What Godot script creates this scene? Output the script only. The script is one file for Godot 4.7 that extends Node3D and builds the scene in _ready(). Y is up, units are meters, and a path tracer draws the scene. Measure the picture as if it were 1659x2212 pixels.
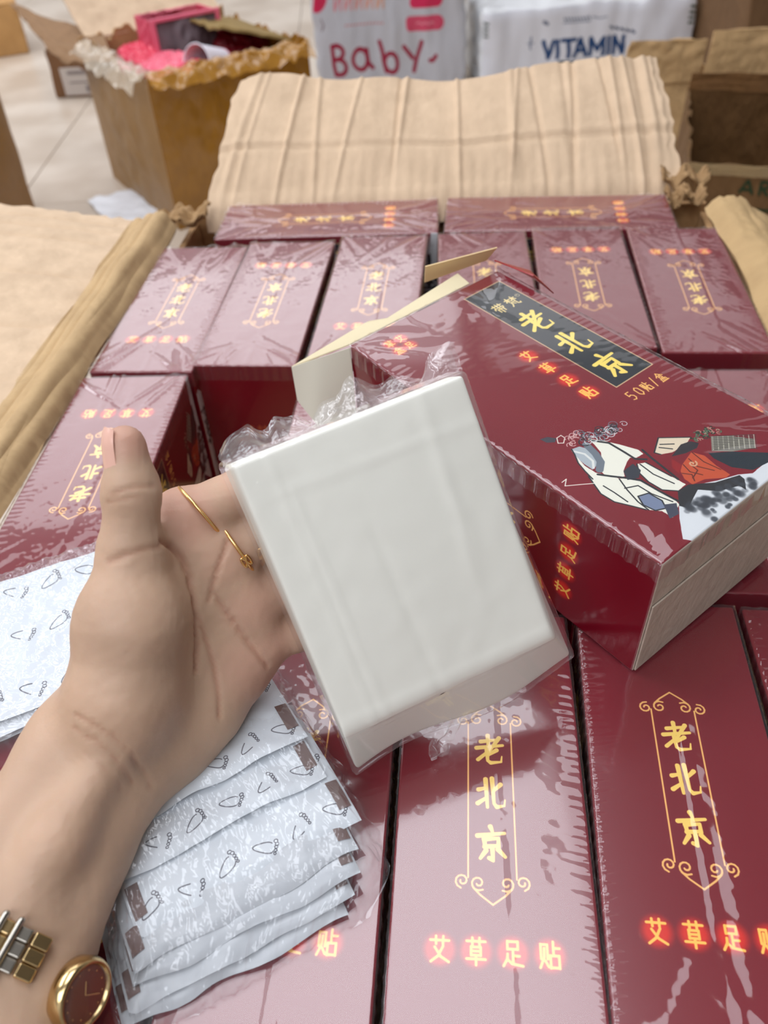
extends Node3D

const DECK = 0.40          # height of the tops of the boxes in the carton
const BW = 0.0741          # a box standing on edge: width,
const BH = 0.1054          # height,
const BL = 0.1977          # length
var taken := {}
var rng := RandomNumberGenerator.new()
var fine_noise := FastNoiseLite.new()
var M := {}


func _ready() -> void:
	rng.seed = 7
	fine_noise.seed = 3
	fine_noise.frequency = 1.0
	fine_noise.noise_type = FastNoiseLite.TYPE_SIMPLEX_SMOOTH
	fine_noise.fractal_type = FastNoiseLite.FRACTAL_NONE
	set_view()
	make_materials()
	build_room()
	build_carton()
	build_background()
	build_boxes()
	build_open_box()
	build_packet()
	build_sachets()
	build_hand()


# ------------------------------------------------------------------ camera, air, unseen lamps
func set_view() -> void:
	var cam := Camera3D.new()
	cam.name = "camera"
	cam.near = 0.02
	cam.far = 60.0
	cam.transform = Transform3D(Basis(Vector3(0.9975, -0.0525, 0.0473), Vector3(0.0707, 0.7408, -0.6680), Vector3(0.0, 0.6697, 0.7427)).orthonormalized(), Vector3(0, 0.71, 0))
	var lens := CameraAttributesPhysical.new()
	lens.frustum_focal_length = 19.64
	lens.frustum_focus_distance = 0.35
	lens.frustum_near = 0.02
	lens.frustum_far = 60.0
	lens.exposure_aperture = 7.5
	cam.attributes = lens
	cam.fov = 62.85
	add_child(cam)
	cam.current = true
	var env := Environment.new()
	env.background_mode = Environment.BG_COLOR
	env.background_color = Color(0.55, 0.56, 0.58)
	env.background_energy_multiplier = 0.3
	env.tonemap_mode = Environment.TONE_MAPPER_LINEAR
	env.tonemap_exposure = 1.25
	env.sdfgi_enabled = true
	env.ssao_enabled = true
	env.ssil_enabled = true
	var we := WorldEnvironment.new()
	we.name = "surroundings"
	we.environment = env
	add_child(we)
	for p in UNSEEN_LAMPS:
		var l := AreaLight3D.new()
		l.name = "unseen_panel_light"
		l.area_size = Vector2(p[1].x, p[1].y)
		l.area_normalize_energy = false
		l.light_energy = p[2]
		l.light_color = p[3]
		l.area_range = 14.0
		l.area_attenuation = 2.0
		l.shadow_enabled = true
		l.position = p[0] - Vector3(0, 0.03, 0)
		l.rotation.x = -PI / 2
		add_child(l, true)


# unseen lamps, out of view above the scene: centre on the ceiling, size, energy, colour
const CEIL = 2.5
const UNSEEN_LAMPS = [
	[Vector3(-0.12, 2.5, -0.95), Vector3(1.2, 1.5, 0), 1.15, Color(0.95, 0.965, 1.0)],  # out of view, placed for the sheen on the front boxes
	[Vector3(-1.10, 2.5, -3.9), Vector3(2.9, 2.4, 0), 0.48, Color(0.95, 0.965, 1.0)],  # out of view, placed for the sheen on the back row
	[Vector3(-1.0, 2.5, 1.15), Vector3(2.4, 1.4, 0), 1.12, Color(0.95, 0.965, 1.0)],  # out of view behind the camera, diffuse light for packet and hand
	[Vector3(1.25, 2.5, -3.9), Vector3(1.6, 2.4, 0), 0.15, Color(0.95, 0.965, 1.0)],  # out of view, kept dim for a weak sheen on the right boxes
	[Vector3(-2.3, 2.5, -1.5), Vector3(1.0, 2.0, 0), 1.95, Color(0.95, 0.965, 1.0)],  # out of view, placed to light the floor and the hand from the left
]


# ------------------------------------------------------------------ naming
func numbered(called: String) -> String:
	var n: int = taken.get(called, 0)
	taken[called] = n + 1
	return called if n == 0 else "%s_%03d" % [called, n]


func thing(called: String, label: String, category: String, at := Vector3.ZERO, turn := 0.0, group := "") -> Node3D:
	var o := Node3D.new()
	o.name = numbered(called)
	add_child(o)
	o.position = at
	o.rotation.y = turn
	tag(o, label, category, group)
	return o


func tag(o: Node, label: String, category: String, group := "") -> Node:
	o.set_meta("label", label)
	o.set_meta("category", category)
	if group:
		o.set_meta("group", group)
	return o


func part(called: String, mb, m, parent: Node = null) -> MeshInstance3D:
	var o := MeshInstance3D.new()
	o.name = called if parent else numbered(called)
	o.mesh = mb.mesh(m) if mb is MB else mb
	if not mb is MB:
		o.material_override = m
	(parent if parent else self).add_child(o, true)
	return o


func struct(called: String, mb, m, kind_label := "", cat := "") -> MeshInstance3D:
	var o := part(called, mb, m)
	o.set_meta("kind", "structure")
	if kind_label:
		o.set_meta("label", kind_label)
		o.set_meta("category", cat)
	return o


# ------------------------------------------------------------------ mesh builder
class MB:
	var v := PackedVector3Array()
	var n := PackedVector3Array()
	var t := PackedVector2Array()
	var c := PackedColorArray()
	var i := PackedInt32Array()
	var slots := []          # [first index, material] for meshes of several materials
	var xf := Transform3D.IDENTITY

	func at(p: Vector3, nn: Vector3, uv := Vector2.ZERO) -> int:
		v.append(xf * p)
		n.append((xf.basis * nn).normalized())
		t.append(uv)
		return v.size() - 1

	func tri(a: int, b: int, d: int) -> void:
		if (v[b] - v[a]).cross(v[d] - v[a]).dot(n[a] + n[b] + n[d]) > 0.0:
			i.append_array([a, d, b])
		else:
			i.append_array([a, b, d])

	func quad(p: Array, nn: Vector3, uv := [Vector2(0, 0), Vector2(1, 0), Vector2(1, 1), Vector2(0, 1)]) -> void:
		var s := []
		for k in 4:
			s.append(at(p[k], nn, uv[k]))
		tri(s[0], s[1], s[2])
		tri(s[0], s[2], s[3])

	func slot(m) -> void:
		slots.append([i.size(), m])

	# a grid of points P[j][i]; side = +1 or -1 says which way its normals look
	func grid(P: Array, side := 1.0, uvs := Vector2.ONE, uvo := Vector2.ZERO) -> void:
		var h: int = P.size()
		var w: int = P[0].size()
		var base := v.size()
		for j in h:
			for k in w:
				var dx: Vector3 = P[j][mini(k + 1, w - 1)] - P[j][maxi(k - 1, 0)]
				var dy: Vector3 = P[mini(j + 1, h - 1)][k] - P[maxi(j - 1, 0)][k]
				var nn := dx.cross(dy) * side
				if nn.length_squared() < 1e-20:
					nn = Vector3.UP
				at(P[j][k], nn.normalized(), Vector2(float(k) / (w - 1), float(j) / (h - 1)) * uvs + uvo)
		for j in h - 1:
			for k in w - 1:
				var a := base + j * w + k
				if side < 0:
					i.append_array([a, a + 1, a + w + 1, a, a + w + 1, a + w])
				else:
					i.append_array([a, a + w + 1, a + 1, a, a + w, a + w + 1])

	# a sheet of some thickness over the grid P (thickness goes against the normal)
	func sheet(P: Array, th: float, side := 1.0, uvs := Vector2.ONE) -> void:
		var h: int = P.size()
		var w: int = P[0].size()
		var Q := []
		for j in h:
			var row := []
			for k in w:
				var dx: Vector3 = P[j][mini(k + 1, w - 1)] - P[j][maxi(k - 1, 0)]
				var dy: Vector3 = P[mini(j + 1, h - 1)][k] - P[maxi(j - 1, 0)][k]
				row.append(P[j][k] - (dx.cross(dy) * side).normalized() * th)
			Q.append(row)
		grid(P, side, uvs)
		grid(Q, -side, uvs)
		var mid: Vector3 = (P[0][0] + P[h - 1][w - 1] + P[0][w - 1] + P[h - 1][0]) / 4
		for e in [[P[0], Q[0]], [P[h - 1], Q[h - 1]], [P.map(func(r): return r[0]), Q.map(func(r): return r[0])], [P.map(func(r): return r[-1]), Q.map(func(r): return r[-1])]]:
			var m: int = e[0].size()
			for k in m - 1:
				var out: Vector3 = (e[0][k + 1] - e[0][k]).cross(e[1][k] - e[0][k]).normalized()
				if out.dot(e[0][k] - mid) < 0:
					out = -out
				quad([e[0][k], e[0][k + 1], e[1][k + 1], e[1][k]], out, [Vector2(0, 0), Vector2(0.02, 0), Vector2(0.02, 0.02), Vector2(0, 0.02)])

	# box with rounded edges; mats: null or six materials (+x, -x, +y, -y, +z, -z); warp moves a finished point
	func rbox(size: Vector3, r: float, at0 := Vector3.ZERO, inner := 1, mats = null, warp = null) -> void:
		var hs := size / 2
		r = minf(r, minf(hs.x, minf(hs.y, hs.z)) * 0.98)
		for f in 6:
			if mats:
				slot(mats[f])
			var ax: int = f / 2
			var sg := 1.0 if f % 2 == 0 else -1.0
			# u and w axes of the face, chosen so that pictures read the right way round
			var ua: int = [2, 2, 0, 0, 0, 0][f]
			var wa: int = [1, 1, 2, 2, 1, 1][f]
			var ul := steps(hs[ua], r, inner)
			var wl := steps(hs[wa], r, inner)
			var base := v.size()
			for b in wl:
				for a in ul:
					var p := Vector3.ZERO
					p[ax] = sg * hs[ax]
					p[ua] = a
					p[wa] = b
					var q := p.clamp(-hs + Vector3(r, r, r), hs - Vector3(r, r, r))
					var d := (p - q).normalized()
					var pt := q + d * r + at0
					if warp:
						pt = warp.call(pt)
					var uu: float = (a / hs[ua] + 1) / 2
					var ww: float = (b / hs[wa] + 1) / 2
					at(pt, d, face_uv(f, uu, ww))
			var w := ul.size()
			for j in wl.size() - 1:
				for k in w - 1:
					var s := base + j * w + k
					tri(s, s + 1, s + w + 1)
					tri(s, s + w + 1, s + w)
		if warp:
			remake_normals()

	func face_uv(f: int, a: float, b: float) -> Vector2:
		match f:
			0: return Vector2(1 - b, a)      # +x: the wide face; its top of print at -z, its left at the narrow face
			1: return Vector2(b, a)
			2: return Vector2(a, b)          # +y: the narrow face, print runs along z
			3: return Vector2(1 - a, b)
			4: return Vector2(a, 1 - b)
		return Vector2(1 - a, 1 - b)

	func steps(h: float, r: float, inner: int) -> Array:
		var o := []
		for k in 4:
			o.append(-h + r * (1 - cos(k / 3.0 * PI / 2)) if k < 3 else -h + r)
		for k in range(1, inner):
			o.append(lerpf(-h + r, h - r, float(k) / inner))
		for k in 4:
			o.append(h - r if k == 0 else h - r + r * sin(k / 3.0 * PI / 2))
		return o

	func remake_normals() -> void:
		# one smooth normal for points that coincide
		var sum := {}
		for k in range(0, i.size(), 3):
			var nn := (v[i[k + 2]] - v[i[k]]).cross(v[i[k + 1]] - v[i[k]])
			for e in 3:
				var key := (v[i[k + e]] * 200000.0).round()
				sum[key] = sum.get(key, Vector3.ZERO) + nn
		for k in v.size():
			var s: Vector3 = sum.get((v[k] * 200000.0).round(), n[k])
			if s.length_squared() > 0:
				n[k] = s.normalized()

	# a tube along points; radius a number or a list
	func tube(pts: Array, radius, sides := 10, closed := false) -> void:
		var m := pts.size()
		var up := Vector3.UP
		var base := v.size()
		for k in m:
			var d: Vector3 = (pts[(k + 1) % m] - pts[(k - 1 + m) % m]) if closed else (pts[mini(k + 1, m - 1)] - pts[maxi(k - 1, 0)])
			d = d.normalized()
			if k == 0:
				up = d.cross(Vector3.RIGHT if absf(d.x) < 0.8 else Vector3.UP).normalized()
			else:
				up = (up - d * up.dot(d)).normalized()
			var b := d.cross(up)
			var rr: float = radius[k] if radius is Array else radius
			for s in sides + 1:
				var a := TAU * s / sides
				var o := up * cos(a) + b * sin(a)
				at(pts[k] + o * rr, o, Vector2(float(s) / sides, float(k) / m))
		for k in (m if closed else m - 1):
			var k2 := (k + 1) % m
			for s in sides:
				var a := base + k * (sides + 1) + s
				var b := base + k2 * (sides + 1) + s
				tri(a, a + 1, b + 1)
				tri(a, b + 1, b)
		if not closed:
			for e in [0, m - 1]:
				var d: Vector3 = (pts[0] - pts[1]).normalized() if e == 0 else (pts[m - 1] - pts[m - 2]).normalized()
				var mid := at(pts[e], d)
				var f := v.size()
				for s in sides + 1:
					at((xf.affine_inverse() * v[base + e * (sides + 1) + s]), d)
				for s in sides:
					tri(mid, f + s, f + s + 1)

	# turned about the y axis: profile of Vector2(radius, height)
	func lathe(profile: Array, sides := 32) -> void:
		var base := v.size()
		var m := profile.size()
		for k in m:
			var d: Vector2 = profile[mini(k + 1, m - 1)] - profile[maxi(k - 1, 0)]
			var nn := Vector2(d.y, -d.x).normalized()
			for s in sides + 1:
				var a := TAU * s / sides
				at(Vector3(profile[k].x * cos(a), profile[k].y, profile[k].x * sin(a)), Vector3(nn.x * cos(a), nn.y, nn.x * sin(a)), Vector2(float(s) / sides, float(k) / m))
		for k in m - 1:
			for s in sides:
				var a := base + k * (sides + 1) + s
				tri(a, a + 1, a + sides + 2)
				tri(a, a + sides + 2, a + sides + 1)

	func mesh(m) -> ArrayMesh:
		var am := ArrayMesh.new()
		var cuts := slots.duplicate() if slots else [[0, m]]
		for s in cuts.size():
			var a := []
			a.resize(Mesh.ARRAY_MAX)
			a[Mesh.ARRAY_VERTEX] = v
			a[Mesh.ARRAY_NORMAL] = n
			a[Mesh.ARRAY_TEX_UV] = t
			if c.size() == v.size():
				a[Mesh.ARRAY_COLOR] = c
			var last: int = cuts[s + 1][0] if s + 1 < cuts.size() else i.size()
			var idx := i.slice(cuts[s][0], last)
			if slots:
				# keep only the points this part uses
				var used := {}
				var vv := PackedVector3Array()
				var vn := PackedVector3Array()
				var vt := PackedVector2Array()
				for k in idx.size():
					if not used.has(idx[k]):
						used[idx[k]] = vv.size()
						vv.append(v[idx[k]])
						vn.append(n[idx[k]])
						vt.append(t[idx[k]])
					idx[k] = used[idx[k]]
				a[Mesh.ARRAY_VERTEX] = vv
				a[Mesh.ARRAY_NORMAL] = vn
				a[Mesh.ARRAY_TEX_UV] = vt
			a[Mesh.ARRAY_INDEX] = idx
			am.add_surface_from_arrays(Mesh.PRIMITIVE_TRIANGLES, a)
			am.surface_set_material(s, cuts[s][1])
		return am


func points(nu: int, nv: int, f: Callable) -> Array:
	var P := []
	for j in nv + 1:
		var row := []
		for k in nu + 1:
			row.append(f.call(float(k) / nu, float(j) / nv))
		P.append(row)
	return P


# ------------------------------------------------------------------ materials and print
func mat(c: Color, rough := 0.6, metal := 0.0) -> StandardMaterial3D:
	var m := StandardMaterial3D.new()
	m.albedo_color = c
	m.roughness = rough
	m.metallic = metal
	return m


func clear(alpha: float, rough: float, tint := Color.WHITE, bumps := 0.0, size := 30.0) -> StandardMaterial3D:
	var m := mat(Color(tint, alpha), rough)
	m.transparency = BaseMaterial3D.TRANSPARENCY_ALPHA
	m.cull_mode = BaseMaterial3D.CULL_DISABLED
	if bumps > 0:
		m.normal_enabled = true
		m.normal_scale = bumps
		m.normal_texture = noise_map(11, 0.012, true)
		m.uv1_triplanar = true
		m.uv1_scale = Vector3.ONE * size
	return m


func noise_map(sd: int, freq: float, bump := false, ramp: Gradient = null, type := FastNoiseLite.TYPE_SIMPLEX_SMOOTH) -> NoiseTexture2D:
	var n := FastNoiseLite.new()
	n.seed = sd
	n.frequency = freq
	n.noise_type = type
	n.fractal_octaves = 4
	var t := NoiseTexture2D.new()
	t.noise = n
	t.width = 512
	t.height = 512
	t.seamless = true
	if bump:
		t.as_normal_map = true
		t.bump_strength = 6.0
	if ramp:
		t.color_ramp = ramp
	return t


func ramp(a: Color, b: Color, p := 0.0, q := 1.0) -> Gradient:
	var g := Gradient.new()
	g.offsets = PackedFloat32Array([p, q])
	g.colors = PackedColorArray([a, b])
	return g


func card(c: Color, rough := 0.85, size := 3.0, sd := 21) -> StandardMaterial3D:
	var m := mat(c, rough)
	m.albedo_texture = M.fibres
	m.uv1_triplanar = true
	m.uv1_world_triplanar = true
	m.uv1_scale = Vector3(size, size * 0.35, size)
	m.normal_enabled = true
	m.normal_texture = M.fibre_bumps
	m.normal_scale = 0.25
	return m


func make_materials() -> void:
	M.fibres = noise_map(5, 0.02, false, ramp(Color(0.93, 0.925, 0.92), Color(1, 1, 1), 0.2, 0.8))
	M.fibre_bumps = noise_map(6, 0.05, true)
	M.card = card(Color(0.84, 0.735, 0.615))
	M.card_edge = card(Color(0.66, 0.53, 0.37), 0.95, 40.0)
	M.card_dark = card(Color(0.50, 0.37, 0.24))
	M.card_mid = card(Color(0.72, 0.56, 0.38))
	M.film = clear(0.02, 0.03)
	M.bag_film = clear(0.05, 0.05, Color(0.95, 0.97, 1.0), 0.12, 14.0)
	M.white_board = mat(Color(0.86, 0.85, 0.80), 0.7)
	M.gold = mat(Color(0.95, 0.78, 0.52), 0.26, 1.0)
	M.gold_pale = mat(Color(0.86, 0.75, 0.55), 0.2, 1.0)
	M.steel = mat(Color(0.72, 0.70, 0.66), 0.22, 1.0)
	M.pr_narrow = print_mat(draw_narrow())
	M.pr_wide = print_mat(draw_wide())
	M.pr_end = print_mat(draw_end())


func print_mat(im: Image) -> StandardMaterial3D:
	var m := mat(Color.WHITE, 0.22)
	m.albedo_texture = ImageTexture.create_from_image(im)
	m.texture_repeat = false
	m.clearcoat_enabled = true
	m.clearcoat = 0.6
	m.clearcoat_roughness = 0.06
	return m


# ink: flat lettering and drawing into a picture
func ink(im: Image, pts: Array, w, col: Color, closed := false) -> void:
	var m := pts.size()
	for k in (m if closed else m - 1):
		var a: Vector2 = pts[k]
		var b: Vector2 = pts[(k + 1) % m]
		var wa: float = w[k] if w is Array else w
		var wb: float = w[(k + 1) % m] if w is Array else w
		var r := maxf(wa, wb) / 2 + 1.0
		var x0 := maxi(0, int(floor(minf(a.x, b.x) - r)))
		var x1 := mini(im.get_width() - 1, int(ceil(maxf(a.x, b.x) + r)))
		var y0 := maxi(0, int(floor(minf(a.y, b.y) - r)))
		var y1 := mini(im.get_height() - 1, int(ceil(maxf(a.y, b.y) + r)))
		var d := b - a
		var dd := maxf(d.length_squared(), 1e-6)
		for y in range(y0, y1 + 1):
			for x in range(x0, x1 + 1):
				var p := Vector2(x + 0.5, y + 0.5) - a
				var h := clampf(p.dot(d) / dd, 0.0, 1.0)
				var e := lerpf(wa, wb, h) / 2 + 0.5 - (p - d * h).length()
				if e > 0:
					im.set_pixel(x, y, im.get_pixel(x, y).lerp(col, minf(e, 1.0) * col.a))


func fill(im: Image, pts: Array, col: Color) -> void:
	var lo := im.get_height()
	var hi := 0
	for p in pts:
		lo = mini(lo, int(p.y))
		hi = maxi(hi, int(p.y))
	for y in range(maxi(lo, 0), mini(hi, im.get_height() - 1) + 1):
		var xs := []
		for k in pts.size():
			var a: Vector2 = pts[k]
			var b: Vector2 = pts[(k + 1) % pts.size()]
			if (a.y <= y + 0.5) != (b.y <= y + 0.5):
				xs.append(a.x + (y + 0.5 - a.y) / (b.y - a.y) * (b.x - a.x))
		xs.sort()
		for k in range(0, xs.size() - 1, 2):
			var x0 := clampi(int(round(xs[k])), 0, im.get_width())
			var x1 := clampi(int(round(xs[k + 1])), 0, im.get_width())
			if x1 > x0:
				im.fill_rect(Rect2i(x0, y, x1 - x0, 1), col)


func disc(im: Image, c: Vector2, r: float, core: Color, soft: float) -> void:
	for y in range(maxi(0, int(c.y - r)), mini(im.get_height(), int(c.y + r) + 1)):
		for x in range(maxi(0, int(c.x - r)), mini(im.get_width(), int(c.x + r) + 1)):
			var d := Vector2(x, y).distance_to(c) / r
			if d < 1:
				im.set_pixel(x, y, im.get_pixel(x, y).lerp(core, core.a * (1.0 - smoothstep(1 - soft, 1.0, d))))


func px(list: Array) -> Array:
	var o := []
	for k in range(0, list.size(), 2):
		o.append(Vector2(list[k], list[k + 1]))
	return o


# characters on a 100 x 100 square; each stroke is a run of x, y
const SIGNS = {
	"lao": [[22, 23, 72, 19], [47, 4, 46, 41], [6, 43, 94, 37], [84, 13, 52, 50, 8, 80], [72, 52, 42, 67], [40, 50, 40, 84, 50, 91, 84, 89, 88, 72]],
	"bei": [[12, 38, 36, 34], [37, 8, 36, 90], [6, 78, 36, 62], [84, 25, 60, 43], [58, 6, 58, 80, 66, 90, 90, 87, 94, 70]],
	"jing": [[50, 2, 55, 15], [8, 26, 92, 21], [28, 35, 29, 57], [28, 36, 72, 34, 70, 57], [28, 56, 70, 54], [51, 56, 50, 93, 39, 86], [31, 66, 12, 86], [68, 64, 88, 84]],
	"ai": [[8, 20, 92, 20], [33, 6, 34, 33], [66, 6, 65, 33], [66, 40, 44, 74, 12, 94], [28, 44, 56, 76, 92, 93]],
	"cao": [[8, 17, 92, 17], [34, 5, 34, 29], [66, 5, 66, 29], [28, 36, 28, 66], [28, 37, 71, 37, 71, 66], [28, 51, 70, 51], [28, 65, 70, 65], [8, 78, 92, 78], [50, 66, 50, 98]],
	"zu": [[27, 10, 27, 38], [27, 11, 73, 11, 73, 38], [27, 37, 72, 37], [51, 38, 51, 86], [51, 60, 79, 60], [27, 54, 25, 72, 8, 95], [25, 72, 46, 87, 94, 93]],
	"tie": [[11, 14, 11, 64], [11, 15, 40, 15, 40, 64], [26, 27, 25, 58, 6, 94], [29, 70, 43, 90], [67, 4, 67, 50], [67, 26, 94, 26], [53, 51, 53, 94], [53, 52, 91, 52, 91, 94], [53, 92, 90, 92]],
	"he": [[50, 3, 30, 24, 6, 39], [50, 3, 70, 24, 94, 39], [35, 31, 65, 31], [32, 42, 32, 59], [32, 42, 68, 42, 68, 59], [32, 58, 68, 58], [17, 69, 17, 94], [17, 69, 83, 69, 83, 94], [39, 69, 39, 94], [61, 69, 61, 94], [4, 95, 96, 95]],
	"dai": [[6, 18, 94, 18], [26, 5, 26, 31], [50, 3, 50, 31], [74, 5, 74, 31], [14, 41, 10, 54], [14, 41, 89, 41, 84, 54], [28, 57, 28, 87], [28, 57, 74, 57, 74, 85], [50, 46, 50, 99]],
	"fan": [[5, 20, 46, 20], [26, 3, 26, 48], [26, 22, 7, 43], [26, 22, 45, 41], [54, 20, 95, 20], [74, 3, 74, 48], [74, 22, 55, 43], [74, 22, 95, 42], [30, 57, 27, 78, 10, 97], [30, 57, 70, 57, 72, 86, 90, 93, 94, 82], [43, 68, 54, 79]],
	"5": [[70, 8, 28, 8, 25, 46, 52, 40, 74, 56, 74, 76, 52, 92, 24, 86]],
	"0": [[50, 7, 26, 22, 24, 74, 50, 93, 76, 74, 74, 22, 50, 7]],
	"/": [[70, 4, 30, 98]],
	"r": [[32, 70, 32, 30, 56, 30, 62, 42, 54, 50, 32, 50], [52, 52, 66, 70]],
}


# writes one character: centre, size, turn (0 = upright), brush width, brush = true for a swelling stroke
func write(im: Image, sign_name: String, c: Vector2, size: Vector2, turn: float, w: float, col: Color, brush := false) -> void:
	for s in SIGNS[sign_name]:
		var pts := px(s)
		var out := []
		var ws := []
		for k in pts.size():
			out.append(c + (((pts[k] - Vector2(50, 50)) / 100.0) * size).rotated(turn))
			ws.append(w * ([1.25, 0.85, 1.1, 0.6, 0.4][k % 5] if brush else 1.0))
		ink(im, out, ws, col)


func curl(c: Vector2, r: float, from: float, turns: float, k := 0.9) -> Array:
	var o := []
	for s in 15:
		var q := s / 14.0
		o.append(c + Vector2.from_angle(from + q * turns * TAU) * r * (1.0 - k * q))
	return o


const RED = Color(0.465, 0.045, 0.120)
const GILT = Color(0.96, 0.74, 0.42)


func frame_end(im: Image, cx: float, y: float, s: float, hw: float) -> void:
	# the scrolled gable that closes the frame; s = -1 above, +1 below
	var w := 5.0
	for e in [-1.0, 1.0]:
		var tip := Vector2(cx, y + s * 56)
		var base := Vector2(cx + e * hw, y)
		ink(im, [tip, tip + Vector2(e * 30, -s * 22), Vector2(cx + e * (hw - 12), y + s * 18)], w, GILT)
		var c1 := Vector2(cx + e * (hw - 24), y + s * 6)
		ink(im, curl(c1, 19, PI / 2 * s + e * 0.6 * s, -e * s * 1.25, 0.75), w, GILT)
		var c2 := base + Vector2(e * 14, s * 2)
		ink(im, curl(c2, 18, PI / 2 * s - e * 0.2, e * s * -1.25 if e * s > 0 else -e * s * 1.25, 0.75), w, GILT)


func draw_narrow() -> Image:
	var im := Image.create(480, 1280, false, Image.FORMAT_RGB8)
	im.fill(RED)
	var gy := [0.375, 0.475, 0.582]
	for k in 3:
		write(im, ["lao", "bei", "jing"][k], Vector2(240, gy[k] * 1280), Vector2(80, 96), -0.06, 10.5, Color(0.98, 0.83, 0.42), true)
	for e in [-1.0, 1.0]:
		ink(im, [Vector2(240 + e * 58, 395), Vector2(240 + e * 58, 830)], 4.6, GILT)
	frame_end(im, 240, 392, -1.0, 58)
	frame_end(im, 240, 836, 1.0, 58)
	for k in 4:
		var c := Vector2((0.245 + 0.171 * k) * 480, 0.778 * 1280)
		disc(im, c, 46, Color(0.86, 0.16, 0.11, 0.95), 0.55)
		write(im, ["ai", "cao", "zu", "tie"][k], c, Vector2(50, 62), 0, 6.5, Color(1.0, 0.78, 0.36))
	return im


func draw_end() -> Image:
	var im := Image.create(240, 340, false, Image.FORMAT_RGB8)
	im.fill(RED)
	for k in 2:
		write(im, ["dai", "fan"][k], Vector2(104 + 34 * k, 180), Vector2(28, 32), 0, 3.0, Color(0.62, 0.25, 0.16))
	return im


func draw_wide() -> Image:
	var im := Image.create(680, 1280, false, Image.FORMAT_RGB8)
	im.fill(RED)
	# the slate plaque with its four signs
	var plaque := px([462, 58, 632, 58, 632, 742, 462, 742])
	fill(im, plaque, Color(0.10, 0.14, 0.17))
	ink(im, plaque, 4.0, Color(0.80, 0.68, 0.52), true)
	for k in 3:
		write(im, ["lao", "bei", "jing"][k], Vector2(542, [322, 490, 655][k]), Vector2(104, 132), 0.0, 13.0, Color(0.98, 0.86, 0.42), true)
	write(im, "dai", Vector2(510, 186), Vector2(48, 58), 0, 5.5, Color(0.92, 0.82, 0.55))
	write(im, "fan", Vector2(572, 184), Vector2(48, 58), 0, 5.5, Color(0.92, 0.82, 0.55))
	ink(im, curl(Vector2(612, 168), 8, 0, 1.0, 0.0), 1.8, Color(0.85, 0.78, 0.6))
	write(im, "r", Vector2(612, 166), Vector2(9, 9), 0, 1.4, Color(0.85, 0.78, 0.6))
	for k in 4:
		var c := Vector2(382, [446, 532, 617, 700][k])
		disc(im, c, 44, Color(0.86, 0.16, 0.11, 0.9), 0.6)
		write(im, ["ai", "cao", "zu", "tie"][k], c, Vector2(44, 56), 0, 6.0, Color(1.0, 0.76, 0.36))
	var x := 462.0
	for s in ["5", "0", "tie", "/", "he"]:
		write(im, s, Vector2(x, 800), Vector2(30, 46), 0, 4.2, Color(0.95, 0.74, 0.40))
		x += 34
	# the round seal of four small signs
	for k in 4:
		var c := Vector2(123 + (k % 2) * 46 - 23, 112 + (k / 2) * 50 - 25)
		disc(im, c, 34, Color(0.85, 0.18, 0.12, 0.9), 0.6)
		write(im, ["cao", "ai", "he", "zu"][k], c, Vector2(34, 38), 0, 4.6, Color(1.0, 0.74, 0.40))
	draw_picture(im)
	return im


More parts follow.
